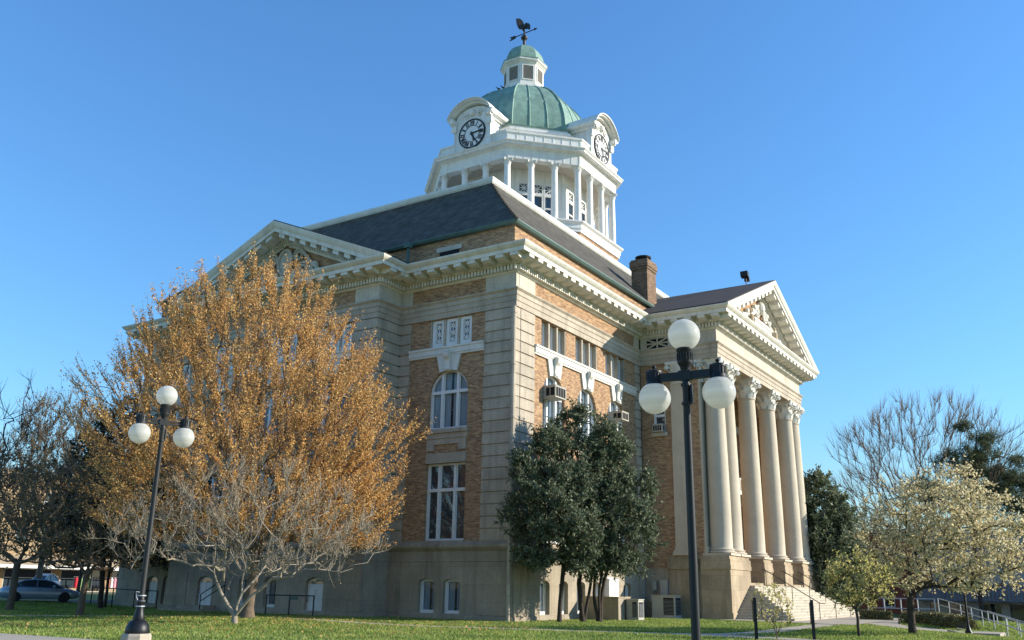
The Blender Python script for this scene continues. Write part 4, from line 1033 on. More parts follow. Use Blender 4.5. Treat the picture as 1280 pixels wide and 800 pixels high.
# ------------------------------------------------------------------ small things on the building
def window_ac(label, fr, u, z, w=.95, h=.68, d=.75):
    P = fr.pt; t = thing('air_conditioner', label, 'air conditioner', P(u, z, 0), 0, 'window air conditioners on the front wall')
    lo = Vector(P(u, z, 0)); F2 = Fr((fr.o.x - lo.x, fr.o.y - lo.y), fr.u[:2], fr.n[:2])
    b = MB(); b.fbox(F2, u - w / 2, u + w / 2, 0, h, -.3, d); b.fbox(F2, u - w / 2 - .02, u + w / 2 + .02, h, h + .03, -.3, d + .02)
    b.build('case', M['metal_box'], t)
    b = MB()
    for k in range(4): a = u - w / 2 + .06 + k * (w - .1) / 4; b.fbox(F2, a, a + (w - .1) / 4 - .05, .07, h - .07, d - .02, d + .012)
    for s in (-1, 1):
        n0, n1 = (u + s * w / 2 - .014, u + s * w / 2 + .014)
        b.fbox(F2, n0, n1, .1, h - .1, .12, d * .5 - .03); b.fbox(F2, n0, n1, .1, h - .1, d * .5 + .03, d - .08)
    b.build('grille', M['void'], t)
    return t
window_ac('beige window air conditioner in the arched window nearest the building corner', fr_front, 3.85, 12.35, 1.25)
window_ac('beige window air conditioner in the third arched window, above the evergreen tree', fr_front, 12.55, 12.45, 1.0, .55)
window_ac('small window air conditioner on the shaded flank of the portico', fr_ps, 1.4, 12.22, .75, .5, .4)
def condenser(label, x0, x1, y0, y1, h):
    z = G((x0 + x1) / 2, (y0 + y1) / 2); t = thing('condenser_unit', label, 'cooling unit', (x0, y0, z)); w, d = x1 - x0, y1 - y0
    b = MB(); b.box(0, w, 0, d, .08, h); b.box(-.03, w + .03, -.03, d + .03, h, h + .05); b.box(-.05, w + .05, -.05, d + .05, -.1, .08); b.build('case', M['metal_box'], t)
    g = MB(); g.box(-.015, .0, .1, d * .5, .2, h - .12); g.box(.08, w - .08, -.015, 0, .2, h - .12)
    g.build('grille', M['void'], t)
    s = MB()
    for k in range(12): z = .22 + k * (h - .4) / 12; s.box(-.03, -.01, .1, d * .5, z, z + .02); s.box(.08, w - .08, -.03, -.01, z, z + .02)
    s.build('slats', M['grey_metal'], t)
condenser('beige cooling unit with a dark grille, on the grass beside the portico plinth', 15.2, 16.2, -2.7, -1.1, 1.38)
condenser('small grey cooling unit standing before the low areaway wall', 8.35, 9.1, -3.3, -2.55, 1.15)
aw_ = thing('areaway_wall', 'low stained concrete wall round the basement entry, behind the small cooling unit', 'low wall', (7.5, -2.45, 0))
b = MB(); b.box(0, .2, 0, 2.43, -.3, 1.25); b.box(.2, 1.6, 0, .2, -.3, 1.24); b.box(1.4, 1.6, .2, 2.43, -.3, 1.24); b.build('wall', M['base'], aw_)
b = MB(); b.box(-.03, .23, -.03, 2.42, 1.252, 1.32); b.box(.23, 1.63, -.03, .23, 1.25, 1.32); b.build('coping', M['plinth'], aw_)
hd = MB(); hd.box(10.5, 11.8, -.4, -.02, 1.2, 2.25); hd.hexa([(10.45, -.45, 2.25), (11.85, -.45, 2.25), (11.85, -.02, 2.25), (10.45, -.02, 2.25), (10.45, -.45, 2.3), (11.85, -.45, 2.3), (11.85, -.02, 2.45), (10.45, -.02, 2.45)])
tag(hd.build('basement_hatch', M['winwhite'], None), 'white boxed cover over a basement window right of the tree trunks', 'hatch cover')
for lab, y, z, w, h, d in (('grey electrical cabinet on the shaded portico wall, tallest of three', -1.45, 1.35, .55, 1.05, .25), ('small grey meter box left of the tall electrical cabinet', -.75, 1.7, .35, .6, .2), ('low grey switch box under the small meter box', -.55, .95, .4, .45, .2)):
    t = thing('electrical_box', lab, 'electrical box', (L1, y, z)); b = MB(); b.box(-d, -.01, -w / 2, w / 2, 0, h); b.build('case', M['grey_metal'], t)
    b = MB(); b.box(-d - .015, -d, -w / 2 + .03, w / 2 - .03, .03, h - .03); b.box(-d - .03, -d - .015, -.04, .04, h * .6, h * .85); b.build('door', M['metal_box'], t)
    b = MB(); b.tube([(-d / 2, 0, 0), (-d / 2, 0, -z + .1)], .03, 6); b.build('conduit', M['grey_metal'], t)
def railing(name, label, pts, h, m, mids=(), r=.03, posts=None, plate=None):
    a = Vector(pts[0]); t = thing(name, label, 'railing', pts[0]); P = [Vector(p) - a for p in pts]
    b = MB(); 
    for z in (h, *mids): b.tube([p + Vector((0, 0, z)) for p in P], r, 6)
    b.build('rail', m, t)
    tot = sum((q - p).length for p, q in zip(P[:-1], P[1:])); n = posts or max(2, int(tot / 1.6) + 1)
    for k in range(n):
        s = tot * k / (n - 1)
        for p, q in zip(P[:-1], P[1:]):
            L = (q - p).length
            if s <= L + 1e-6: c = p.lerp(q, s / L); break
            s -= L
        pb = MB(); pb.tube([(0, 0, -.25), (0, 0, h)], r * 1.1, 6); pb.build('post', m, t, loc=c)
    if plate is not None:
        c = P[0].lerp(P[-1], plate); d = (P[-1] - P[0]).normalized(); b = MB(); b.fbox(Fr(c[:2], d[:2], (-1, 0)), -.3, .3, h - .22, h - .05, .04, .06); b.build('sign_plate', M['copper_dk'], t)
    return t
railing('iron_railing', 'black iron railing before the white basement door at right of the big trunk', [(-4.2, 13.5, 0), (-4.2, 11.4, 0), (-4.2, 9.9, 0)], 1.12, M['iron'], r=.035, posts=3, plate=.6)
railing('iron_railing', 'long black iron railing by the far corner basement door', [(-1.6, 33.5, .2), (-1.6, 29.5, .1), (-1.6, 26.4, .05)], 1.1, M['iron'], r=.035, posts=4)
b = MB(); b.box(-WG - 1.6, -WG - .02, 19.6, 23.4, -.3, .2); b.box(-WG - 1.0, -WG - .01, 20.0, 22.4, .2, .38); tag(b.build('door_steps', M['base'], None), 'low stone steps before the middle basement door in shade', 'steps')
railing('iron_railing', 'sloping black iron railing on the door steps in shade', [(-WG - 1.3, 19.9, .25), (-WG - 1.0, 18.2, 1.2)], .8, M['iron'], mids=(.4,), r=.03, posts=2)
# floodlight on the portico ridge
t = thing('floodlight', 'small black floodlight on the ridge of the portico roof', 'floodlight', (CX, -4.9, 25.56))
b = MB(); b.tube([(0, 0, 0), (0, 0, .45), (-.1, 0, .6)], .05, 6); b.build('bracket', M['iron'], t)
b = MB(); b.hexa([(-.45, -.3, .55), (-.1, -.3, .45), (-.1, .3, .45), (-.45, .3, .55), (-.5, -.3, .95), (-.05, -.3, .85), (-.05, .3, .85), (-.5, .3, .95)]); hd_ = b.build('lamp_head', M['iron'], t)
b = MB(); b.box(.15, .45, -.2, .2, .3, .58); b.build('ballast', M['iron'], t)
# pigeons on the dome
def pigeon(label, p, rz):
    b = MB(); rings = []
    for x, r, z in ((-.34, .015, .1), (-.2, .05, .13), (-.05, .095, .17), (.08, .1, .2), (.16, .07, .26), (.19, .05, .31), (.23, .055, .35), (.28, .03, .345), (.33, .008, .335)):
        rings.append([(x, r * math.cos(a), z + r * math.sin(a)) for a in np.linspace(0, 2 * PI, 9)[:-1]])
    b.loft(rings)
    for s in (-1, 1): b.tube([(.03, s * .04, .14), (.04, s * .04, 0), (.08, s * .04, 0)], .012, 4)
    o = b.build('pigeon', M['iron'], None, smooth=True); o.location = p; o.rotation_euler = (0, 0, rz); o.scale = (1.05,) * 3
    tag(o, label, 'pigeon')
for lab, v, rz in (('dark pigeon perched on the dome just left of the lantern', (-2.55, .75, 48.8), 2.4), ('dark pigeon farther down the green dome, second left of the lantern', (-2.95, 1.0, 48.55), 2.0)):
    pigeon(lab, (CX + v[0], CY + v[1], v[2]), rz)

# ------------------------------------------------------------------ lawn signs, right-hand steps, rails, post
def lawn_sign(label, x, y, h, rz):
    t = thing('lawn_sign', label, 'sign', (x, y, G(x, y)), rz)
    b = MB(); b.box(-.055, .055, -.055, .055, -.3, h); b.build('post', M['iron'], t)
    b = MB(); b.box(.056, .5, -.03, .03, h - .85, h - .1); b.build('panel', M['iron'], t)
    b = MB(); b.box(-.12, .0, -.02, .02, .55, .6); 
lawn_sign('black sign post with a narrow panel, left of the leafy sapling', -6.95, -15.05, 1.5, math.radians(26))
lawn_sign('black sign post with a slim panel right of the leafy sapling', -5.1, -16.64, 1.45, math.radians(22))
b = MB()
for k in range(7): b.box(8.6, 11.4, -21.6 - .33 * (k + 1), -21.6 - .33 * k, -2, -.04 - .135 * (k + 1))
b.box(8.6, 11.4, -21.6, -19.6, -2, -.005)
tag(b.build('lawn_steps', M['concrete'], None), 'concrete steps going down from the lawn at lower right', 'steps')
b = MB()
for x in (8.3, 11.41): b.hexa([(x, -24.2, -2), (x + .28, -24.2, -2), (x + .28, -19.4, -2), (x, -19.4, -2), (x, -24.2, -.85), (x + .28, -24.2, -.85), (x + .28, -19.4, .12), (x, -19.4, .12)])
tag(b.build('step_cheek_walls', M['base'], None), 'low sloping walls on both sides of the lawn steps', 'low wall')
railing('metal_railing', 'upright metal railing beyond the yellow-leaved tree trunk, by the hedge', [(27.0, -12.0, .05), (27.4, -16.2, .05)], 1.4, M['galv'], mids=(.75,), r=.035, posts=5)
railing('metal_railing', 'long galvanised double rail sloping down to the street at right', [(27.5, -16.4, .35), (22.5, -18.6, -.05), (14.5, -21.5, -.55), (10.5, -22.9, -.9)], 1.15, M['galv'], mids=(.75,), r=.028, posts=9)
railing('metal_railing', 'second galvanised rail lower down, nearest the street at right', [(24.5, -19.6, -.3), (17.5, -22.2, -.8)], 1.1, M['galv'], mids=(.6,), r=.03, posts=5)
t = thing('light_post', 'thin black light post with two flat heads by the lawn steps', 'light post', (7.65, -20.4, G(7.65, -20.4)))
b = MB(); b.lathe([(.17, -.2), (.17, .12), (.12, .2), (.08, .35), (.06, .5), (.05, 3.0)], seg=10); b.build('post', M['iron'], t, smooth=True)
b = MB(); d_ = Vector((.539, -.842, 0)); b.tube([-d_ * .75 + Vector((0, 0, 2.95)), d_ * .75 + Vector((0, 0, 2.95))], .035, 6); b.build('crossarm', M['iron'], t)
for s in (-1, 1):
    b = MB(); c = d_ * s * .62 + Vector((0, 0, 2.93)); fr_ = Fr(c[:2], d_[:2], (d_.y, -d_.x)); b.fbox(fr_, -.28, .28, 2.86, 2.99, -.16, .16); b.build('lamp_head', M['iron'], t)
t = thing('utility_post', 'short green utility post at the lower right edge', 'post', (11.9, -23.4, G(11.9, -23.4)))
b = MB(); b.box(-.11, .11, -.08, .08, -.2, 1.5); b.box(-.13, .13, -.1, .1, 1.5, 1.56); b.build('post', M['copper_dk'], t); b = MB(); b.box(-.1, .1, -.1, -.08, .9, 1.35); b.build('plate', M['galv'], t)

# ------------------------------------------------------------------ cars
def car(name, label, loc, rz, paint, L=4.7, Hs=1.0, group=None):
    t = thing(name, label, 'car', loc, rz); W = .88
    prof = [  # x, z low, z belt, half width
        (-2.35, .5, .78, .6), (-2.28, .32, .9, .74), (-1.9, .24, .98, .84), (-1.2, .2, .98, W), (0, .2, .95, W), (1.0, .2, .92, W), (1.7, .22, .86, .84), (2.15, .26, .74, .76), (2.33, .36, .62, .6)]
    b = MB(); rings = []
    for x, z0, z1, w in prof:
        zm = (z0 + z1) / 2
        rings.append([(x, -w * .9, z0), (x, -w, z0 + .15), (x, -w, zm + .1), (x, -w * .94, z1 - .04), (x, -w * .8, z1), (x, w * .8, z1), (x, w * .94, z1 - .04), (x, w, zm + .1), (x, w, z0 + .15), (x, w * .9, z0)])
    b.loft(rings); body = b.build('body', paint, t, smooth=True, angle=50)
    b = MB(); cab = [(-1.75, .97, .97, .74), (-1.05, .96, 1.36, .66), (-.4, .95, 1.44, .64), (.25, .94, 1.42, .63), (.7, .93, 1.28, .66), (1.3, .9, .9, .72)]
    b.loft([[(x, -w - .06, z0), (x, -w + .1 * (z1 - z0), z1 - .03), (x, -w + .14 * (z1 - z0) + .06, z1), (x, w - .14 * (z1 - z0) - .06, z1), (x, w - .1 * (z1 - z0), z1 - .03), (x, w + .06, z0)] for x, z0, z1, w in cab]); b.build('windows', M['glass'], t, smooth=True, angle=40)
    b = MB(); top = [(-1.5, 1.12, .67), (-1.05, 1.375, .62), (-.4, 1.455, .6), (.25, 1.435, .59), (.62, 1.32, .6)]
    b.loft([[(x, -w, z - .02), (x, -w * .9, z + .015), (x, w * .9, z + .015), (x, w, z - .02)] for x, z, w in top])
    for s in (-1, 1):
        for pts in ([(-1.78, s * .8, .97), (-1.05, s * .66, 1.36), (-.4, s * .64, 1.43), (.25, s * .63, 1.41), (.72, s * .67, 1.27), (1.32, s * .76, .9)], [(-.25, s * .8, .95), (-.25, s * .66, 1.42)]): b.tube(pts, .035, 5)
    b.build('roof', paint, t, smooth=True)
    for s in (-1, 1):
        for x in (-1.42, 1.42):
            w = MB(); w.lathe([(.2, -.1), (.32, -.1), (.335, -.06), (.335, .06), (.32, .1), (.2, .1)], seg=20); wo = w.build('wheel', M['rubber'], t, smooth=True, loc=(x, s * .8, .335)); wo.rotation_euler = (PI / 2, 0, 0)
            r = MB(); r.lathe([(.02, -.08), (.2, -.085), (.215, -.1), (.215, .1), (.2, .085), (.02, .08)], seg=14); r.build('rim', M['alloy'], wo)
        h = MB(); h.hexa([(2.0, s * .52, .56), (2.2, s * .52, .55), (2.06, s * .76, .55), (1.85, s * .77, .57), (1.95, s * .5, .72), (2.2, s * .5, .66), (2.08, s * .74, .68), (1.8, s * .775, .74)]); h.build('headlight', M['lampglass'], t)
        m = MB(); m.sphere((.75, s * .92, 1.0), .1, 8, 6); m.build('mirror', paint, t)
        d = MB(); d.box(-.15, .0, s * .89 - .02, s * .89 + .02, .78, .82); d.box(.85, 1.0, s * .89 - .02, s * .89 + .02, .77, .81); d.build('door_handle', M['iron'], t)
    t.scale = (L / 4.7, 1, Hs)
    return t
car('parked_car', 'silver-blue sedan parked side-on beyond the tree at far left', (-3.5, 36.6, G(-3.5, 36.6) - .02), math.radians(-29), M['paint_bluegrey'], 5.0, 1.06)
car('parked_car', 'white car parked behind the silver-blue sedan, before the shop', (22, 78.5, G(22, 78.5)), math.radians(-150), M['paint_white'], 4.9, 1.5)

# ------------------------------------------------------------------ buildings behind
SH = thing('shop_building', 'long tan shop building with a white-edged canopy at far left', 'shop', (-22, 97, .28))
SW = 132
b = MB(); frs = Fr((0, 0), (1, 0), (0, -1)); ops = []
for k in range(16):
    ops.append((1.5 + k * 8, 8.2 + k * 8, .5, 3.0, 0))
    for z in (6.4, 10.6): ops.append((2.2 + k * 8, 4.0 + k * 8, z, z + 2.7, 0)); ops.append((5.4 + k * 8, 7.2 + k * 8, z, z + 2.7, 0))
wall_sheet(b, frs, 0, SW, -.5, 15.2, ops, 0, .3); b.box(0, SW, .3, 16, -.5, 15.0); b.build('wall', M['brick_tan'], SH, recalc=False)
b = MB(); b.box(-.2, SW + .2, -.3, .5, 15.2, 15.8); b.fbox(frs, 0, SW, 5.3, 5.7, 0, .12); b.build('parapet', M['plinth'], SH)
for o in ops:
    b = MB(); b.fquad(frs, o[0] + .03, o[1] - .03, o[2] + .03, o[3] - .03, -.2)
    w = MB()
    for a, c, d, e in ((o[0], o[0] + .1, o[2], o[3]), (o[1] - .1, o[1], o[2], o[3]), (o[0] + .1, o[1] - .1, o[3] - .12, o[3]), (o[0] + .1, o[1] - .1, (o[2] + o[3]) / 2, (o[2] + o[3]) / 2 + .08)): w.fbox(frs, a, c, d, e, -.25, -.1)
    wo = w.build('window_frame', M['winwhite'], SH); b.build('pane', M['glass'], wo)
b = MB(); b.box(-.5, SW, -2.9, -.05, 3.15, 3.28); b.build('canopy', M['grey_metal'], SH)
b = MB(); b.box(-.5, SW, -3.0, -2.91, 3.0, 3.42); b.build('canopy_fascia', M['white'], SH)
b = MB(); b.hexa([(0, -2.8, 3.45), (SW, -2.8, 3.45), (SW, -.06, 3.45), (0, -.06, 3.45), (0, -.6, 4.6), (SW, -.6, 4.6), (SW, -.06, 4.7), (0, -.06, 4.7)]); b.build('canopy_roof', M['plinth'], SH)
for k in range(16):
    b = MB(); b.tube([(3 + k * 8.2, -2.75, 0), (3 + k * 8.2, -2.75, 3.15)], .09, 8); b.build('canopy_post', M['iron'], SH)
cols = {'red': (.5, .03, .04), 'pink': (.6, .3, .35), 'white': (.7, .68, .66), 'green': (.25, .4, .15), 'orange': (.5, .2, .12)}
for n_, c_ in cols.items(): M['cloth_' + n_] = mat(n_ + '_cloth', c_, .9, .08, 4)
def rack(label, x, y, colors):
    t = thing('clothes_rack', label, 'clothes rack', (x, y, G(x, y) + .14))
    b = MB(); b.tube([(0, 0, 0), (0, 0, 1.9), (2.8, 0, 1.9), (2.8, 0, 0)], .03, 6); b.tube([(0, -.3, 0), (0, .3, 0)], .03, 6); b.tube([(2.8, -.3, 0), (2.8, .3, 0)], .03, 6); b.build('frame', M['grey_metal'], t)
    n = len(colors)
    for i, c in enumerate(colors):
        x0 = .12 + i * 2.6 / n; w = 2.3 / n; g = MB()
        g.loft([[(x0 + w * (.5 + .5 * s * math.cos(a)), .25 * s * math.sin(a), z) for a in np.linspace(0, 2 * PI, 11)[:-1]] for s, z in ((.95, .45), (1.0, .8), (.85, 1.3), (.95, 1.6), (.5, 1.8), (.15, 1.87))])
        g.build('garment', M['cloth_' + c], t, smooth=True)
rack('clothes rack with red and green garments on the shop sidewalk, nearest the tree trunk', 36.0, 94.6, ['red', 'green', 'white', 'green'])
rack('clothes rack with orange and white garments under the shop canopy', 31.0, 94.8, ['white', 'orange', 'white'])
rack('clothes rack with pink and white garments nearest the courthouse corner', 41.0, 94.6, ['orange', 'white', 'pink', 'red', 'pink'])

SB = thing('store_building', 'grey modern store with a blue corrugated canopy across the street at far right', 'store', (56.5, -40, -.95))
b = MB(); frw = Fr((0, 0), (0, 1), (-1, 0)); ops = [(2 + 4.6 * k, 5.6 + 4.6 * k, .3, 2.1, 0) for k in range(6)] + [(3 + 6 * k, 4.4 + 6 * k, 5.2, 7.2, 0) for k in range(4)]
wall_sheet(b, frw, 0, 29.5, -.5, 8.2, ops, 0, .3); b.box(.3, 16, 0, 29.5, -.5, 8.0); b.box(-.12, .3, -.1, 29.6, 8.2, 8.5); b.build('wall', M['grey_metal'], SB, recalc=False)
for o in ops:
    b = MB(); b.fquad(frw, o[0] + .02, o[1] - .02, o[2] + .02, o[3] - .02, -.22)
    w = MB(); w.fbox(frw, o[0], o[0] + .1, o[2], o[3], -.25, .04); w.fbox(frw, o[1] - .1, o[1], o[2], o[3], -.25, .04); w.fbox(frw, o[0] + .1, o[1] - .1, o[3] - .12, o[3], -.25, .04); wo = w.build('window_frame', M['galv'], SB); b.build('pane', M['glass'], wo)
b = MB(); ys = np.arange(0, 29.3, .16); M['corr'] = mat('blue_grey_corrugated_metal', (.11, .13, .16), .5, .15, 1, metal=.3)
P = frw.pt; vs = []; 
for i, y in enumerate(ys): o = .05 * (i % 2); vs += [P(y, 3.6, 1.5 + o), P(y, 2.2, 1.75 + o)]
b.add(vs, [(2 * i, 2 * i + 1, 2 * i + 3, 2 * i + 2) for i in range(len(ys) - 1)]); b.fbox(frw, 0, 29.2, 3.6, 3.7, 0, 1.6); b.fbox(frw, 0, 29.2, 2.12, 2.2, 0, 1.7); b.build('canopy', M['corr'], SB, recalc=False)
for k in range(6):
    b = MB(); b.fbox(frw, .9 + k * 5.2, 1.6 + k * 5.2, 0, 2.1, -.1, .5); b.build('pier', M['stone'], SB)
RB = thing('brick_building', 'dark red brick building behind the yellow-leaved trees', 'building', (78, -10, -.95))
b = MB(); ops = [(1.5 + 4 * k, 2.9 + 4 * k, z, z + 2.1, .3) for k in range(6) for z in (1.2, 5.9)]
wall_sheet(b, frw, 0, 26, -.5, 9.8, ops, 0, .3); b.box(.3, 14, 0, 26, -.5, 9.6); b.build('wall', M['brick_red'], RB, recalc=False)
b = MB(); b.box(-.3, .5, -.2, 26.2, 9.8, 10.3); b.build('cornice', M['stone'], RB)
for o in ops: window(RB, frw, *o[:4], rise=.3, transom=(o[2] + o[3]) / 2, n=-.2, t=.1)
AB = thing('arched_building', 'pale building with a round arched gable at the right edge', 'building', (74, -28.5, -.95))
b = MB(); pts = [(0, -.5)] + [(0, 9.5)] + arc(4.6, 4.6, 9.5, 3.6, 16)[1:-1] + [(9.2, 9.5), (9.2, -.5)]; b.fprism(frw, pts, -14, 0); b.build('wall', M['stone2'], AB)
b = MB(); a_ = arc(4.6, 4.3, 9.4, 3.3, 16); 
for i in range(16): b.tube([frw.pt(*a_[i], .08), frw.pt(*a_[i + 1], .08)], .2, 6)
b.build('arch_moulding', M['white'], AB)
window(AB, frw, 6.4, 8.2, 5.2, 8.4, transom=6.9, n=.05, t=.14); window(AB, frw, 1.2, 3.0, 5.2, 8.4, transom=6.9, n=.05, t=.14)
b = MB(); b.fprism(frw, arc(4.6, 1.6, 10.0, 1.5, 10), -.02, .05); b.build('arched_louver', M['louver'], AB)
ST = thing('spire_building', 'dark hipped roof topped by a small iron finial, just behind the yellow tree', 'building', (92, -22, -.95))
b = MB(); b.box(0, 8, 0, 8, -.5, 8.5); b.build('wall', M['brick_red'], ST)
b = MB(); b.loft([[(-.4, -.4, 8.5), (8.4, -.4, 8.5), (8.4, 8.4, 8.5), (-.4, 8.4, 8.5)], [(3.8, 3.8, 12.0), (4.2, 3.8, 12.0), (4.2, 4.2, 12.0), (3.8, 4.2, 12.0)]]); r_ = b.build('roof', M['slate_br'], ST)
b = MB(); b.lathe([(.25, 11.9), (.12, 12.4), (.1, 12.8), (.35, 13.1), (.35, 13.3), (.1, 13.6), (.03, 14.6)], (4, 4, 0), 8); b.build('finial', M['iron'], r_)
# ------------------------------------------------------------------ trees
Rx = np.array([.539, -.842, 0]); Fx = np.array([.842, .539, 0])
def fast_mesh(name, v, faces_n, idx, m, parent):
    me = bpy.data.meshes.new(name); n = len(v); me.vertices.add(n); me.vertices.foreach_set('co', np.ascontiguousarray(v, dtype=np.float32).ravel())
    me.loops.add(len(idx)); me.loops.foreach_set('vertex_index', np.ascontiguousarray(idx, dtype=np.int32)); k = len(idx) // faces_n
    me.polygons.add(k); me.polygons.foreach_set('loop_start', np.arange(0, len(idx), faces_n, dtype=np.int32)); me.update()
    return link(name, me, m, parent)
def tube_mesh(p0, p1, d0, d1, r0, r1, sides):
    """frustums for many edges at once"""
    def ring(p, d, r):
        d = d / np.maximum(np.linalg.norm(d, axis=1, keepdims=True), 1e-9)
        ref = np.tile([.31, .95, .05], (len(p), 1)); a = np.cross(d, ref); a /= np.maximum(np.linalg.norm(a, axis=1, keepdims=True), 1e-9); b = np.cross(d, a)
        t = np.arange(sides) * 2 * PI / sides
        return p[:, None] + r[:, None, None] * (a[:, None] * np.cos(t)[None, :, None] + b[:, None] * np.sin(t)[None, :, None])
    A, B = ring(p0, d0, r0), ring(p1, d1, r1); n = len(p0); v = np.concatenate([A, B], 1).reshape(-1, 3)
    base = (np.arange(n) * 2 * sides)[:, None, None]; i = np.arange(sides); j = (i + 1) % sides
    q = np.stack([i, j, j + sides, i + sides], 1)[None]
    return v, (base + q).reshape(-1)
def make_tree(label, base, skel, targets, bark, leaf=None, r_tip=.012, ex=2.35, up=.35, seg=.55, twigs=3, twig_len=(.4, .8), twig_up=.5, leaves=5, leaf_size=(.12, .07), jit=.12, group=None, name='tree', cat='tree', rad=0, rando=.5, fan=None, spread=.035, layer=0, flare=1.35, max_r=9, twig_r=.008, droop=0, crown='foliage', leaf_keep=None):
    """skel: hand-laid limbs (lists of points); targets: points the crown must reach; all relative to base"""
    rng = np.random.default_rng(abs(hash(label)) % 1000 if False else sum(map(ord, label)) % 9973)
    P = [np.array(skel[0][0], float)]; par = [-1]
    def add_line(i0, pts):
        cur = i0
        for p in pts: P.append(np.array(p, float)); par.append(cur); cur = len(P) - 1
        return cur
    for line in skel:
        line = [np.array(p, float) for p in line]; i0 = int(np.argmin([np.linalg.norm(p - line[0]) for p in P]))
        pts = []
        for a, b in zip(line[:-1], line[1:]):
            k = max(1, int(np.linalg.norm(b - a) / seg))
            for t in range(1, k + 1): pts.append(a + (b - a) * t / k + (rng.normal(0, .02, 3) if t < k else 0))
        add_line(i0, pts)
    forkz = min(l[-1][2] for l in skel) * .6
    T = targets[np.argsort(np.linalg.norm(targets - np.array(skel[0][-1] if fan is None else fan), axis=1))]
    buf = np.zeros((len(P) + len(T) * 14, 3)); buf[:len(P)] = P; n = len(P); first = len(P); tips = []
    ztr = skel[0][0][2] + (skel[0][-1][2] - skel[0][0][2]) * .55
    for t in T:
        d = t - buf[:n]; dist = np.linalg.norm(d, axis=1); hd = np.hypot(d[:, 0], d[:, 1])
        cost = dist + 1.2 * np.maximum(0, up * hd - d[:, 2]) + 6 * (buf[:n, 2] < ztr)
        if fan is not None:       # boughs radiate from one point low in the crown
            ft = t - fan; ft = ft / (np.linalg.norm(ft) + 1e-9); cost = dist * (1 + 2.6 * (1 - (d @ ft) / np.maximum(dist, 1e-6))) + 6 * (buf[:n, 2] < ztr)
        i = int(np.argmin(cost)); L = dist[i]
        if L < .15: tips.append(i); continue
        pd = buf[i] - buf[par[i]] if par[i] >= 0 else np.array([0, 0, 1.]); pd = pd / (np.linalg.norm(pd) + 1e-9)
        c = buf[i] + (pd * .6 + np.array([0, 0, .25 if fan is None else .1])) * L * (.45 if fan is None else .3); k = max(1, min(12, int(L / seg + .5))); cur = i
        for s in range(1, k + 1):
            u = s / k; p = (1 - u) ** 2 * buf[i] + 2 * u * (1 - u) * c + u * u * t
            if s < k: p = p + rng.normal(0, jit * min(1, L) * .5, 3)
            buf[n] = p; par.append(cur); cur = n; n += 1
        tips.append(cur)
    V = buf[:n]; par = np.array(par[:n]); cnt = np.zeros(n); kidn = np.zeros(n, int)
    for i in range(n):
        if par[i] >= 0: kidn[par[i]] += 1
    cnt[kidn == 0] = 1
    for i in range(n - 1, 0, -1): cnt[par[i]] += cnt[i]
    r = np.minimum(max_r, r_tip * np.maximum(cnt, 1) ** (1 / ex))
    e = np.arange(1, n); e = e[par[e] >= 0]; p1 = V[e]; p0 = V[par[e]]
    dirs = np.zeros((n, 3)); dirs[e] = p1 - p0; dirs[0] = dirs[1] if n > 1 else (0, 0, 1)
    r1 = r[e]; r0 = np.minimum(r[par[e]], r1 * 1.3)
    low = V[:, 2] - V[0, 2]
    fl = 1 + (flare - 1) * np.exp(-np.maximum(low, 0) / .35); r1 = r1 * fl[e]; r0 = r0 * fl[par[e]]
    t = thing(name, label, cat, base, 0, group)
    vs, ix, off = [], [], 0
    for lo, hi, sd in ((0, .04, 4), (.04, .12, 6), (.12, 99, 10)):
        m = (r1 >= lo) & (r1 < hi)
        if m.any(): v, q = tube_mesh(p0[m], p1[m], dirs[par[e]][m], dirs[e][m], r0[m], r1[m], sd); vs.append(v); ix.append(q + off); off += len(v)
    # twigs
    tp = np.array(tips); tp = tp[rng.random(len(tp)) < 1]
    st = np.repeat(tp, twigs); nT = len(st)
    back = rng.random(nT); A = V[st] * (1 - back[:, None] * .5) + V[np.maximum(par[st], 0)] * back[:, None] * .5
    od = dirs[st] / (np.linalg.norm(dirs[st], axis=1, keepdims=True) + 1e-9)
    D = od * .7 + rng.normal(0, rando, (nT, 3)) + np.array([0, 0, twig_up]); rv = A - np.array([0, 0, 1.5] if fan is None else fan); D += rad * rv / np.linalg.norm(rv, axis=1, keepdims=True); D /= np.linalg.norm(D, axis=1, keepdims=True)
    Lt = twig_len[0] + (twig_len[1] - twig_len[0]) * rng.random(nT)
    Mi = A + D * Lt[:, None] * .5; D2 = D + np.array([0, 0, twig_up * .5 - droop]) + rng.normal(0, .15, (nT, 3)); D2 /= np.linalg.norm(D2, axis=1, keepdims=True); Bp = Mi + D2 * Lt[:, None] * .5
    v, q = tube_mesh(A, Mi, D, D2, np.full(nT, twig_r * 1.3), np.full(nT, twig_r), 3); vs.append(v); ix.append(q + off); off += len(v)
    v, q = tube_mesh(Mi, Bp, D2, D2, np.full(nT, twig_r), np.full(nT, twig_r * .5), 3); vs.append(v); ix.append(q + off); off += len(v)
    o = fast_mesh('trunk', np.concatenate(vs), 4, np.concatenate(ix), bark, t); o.data.polygons.foreach_set('use_smooth', [True] * len(o.data.polygons))
    if leaf is not None:
        u = rng.random((nT, leaves)); keep = np.ones((nT, leaves), bool)
        C = np.where((u < .5)[..., None], A[:, None] + (Mi - A)[:, None] * (u * 2)[..., None], Mi[:, None] + (Bp - Mi)[:, None] * (u * 2 - 1)[..., None]) + rng.normal(0, spread, (nT, leaves, 3))
        if leaf_keep is not None: keep = rng.random((nT, leaves)) < leaf_keep(C)
        C = C[keep]; k = len(C)
        ax = np.repeat(D2[:, None], leaves, 1)[keep] * .5 + rng.normal(0, .7, (k, 3)); ax /= np.linalg.norm(ax, axis=1, keepdims=True)
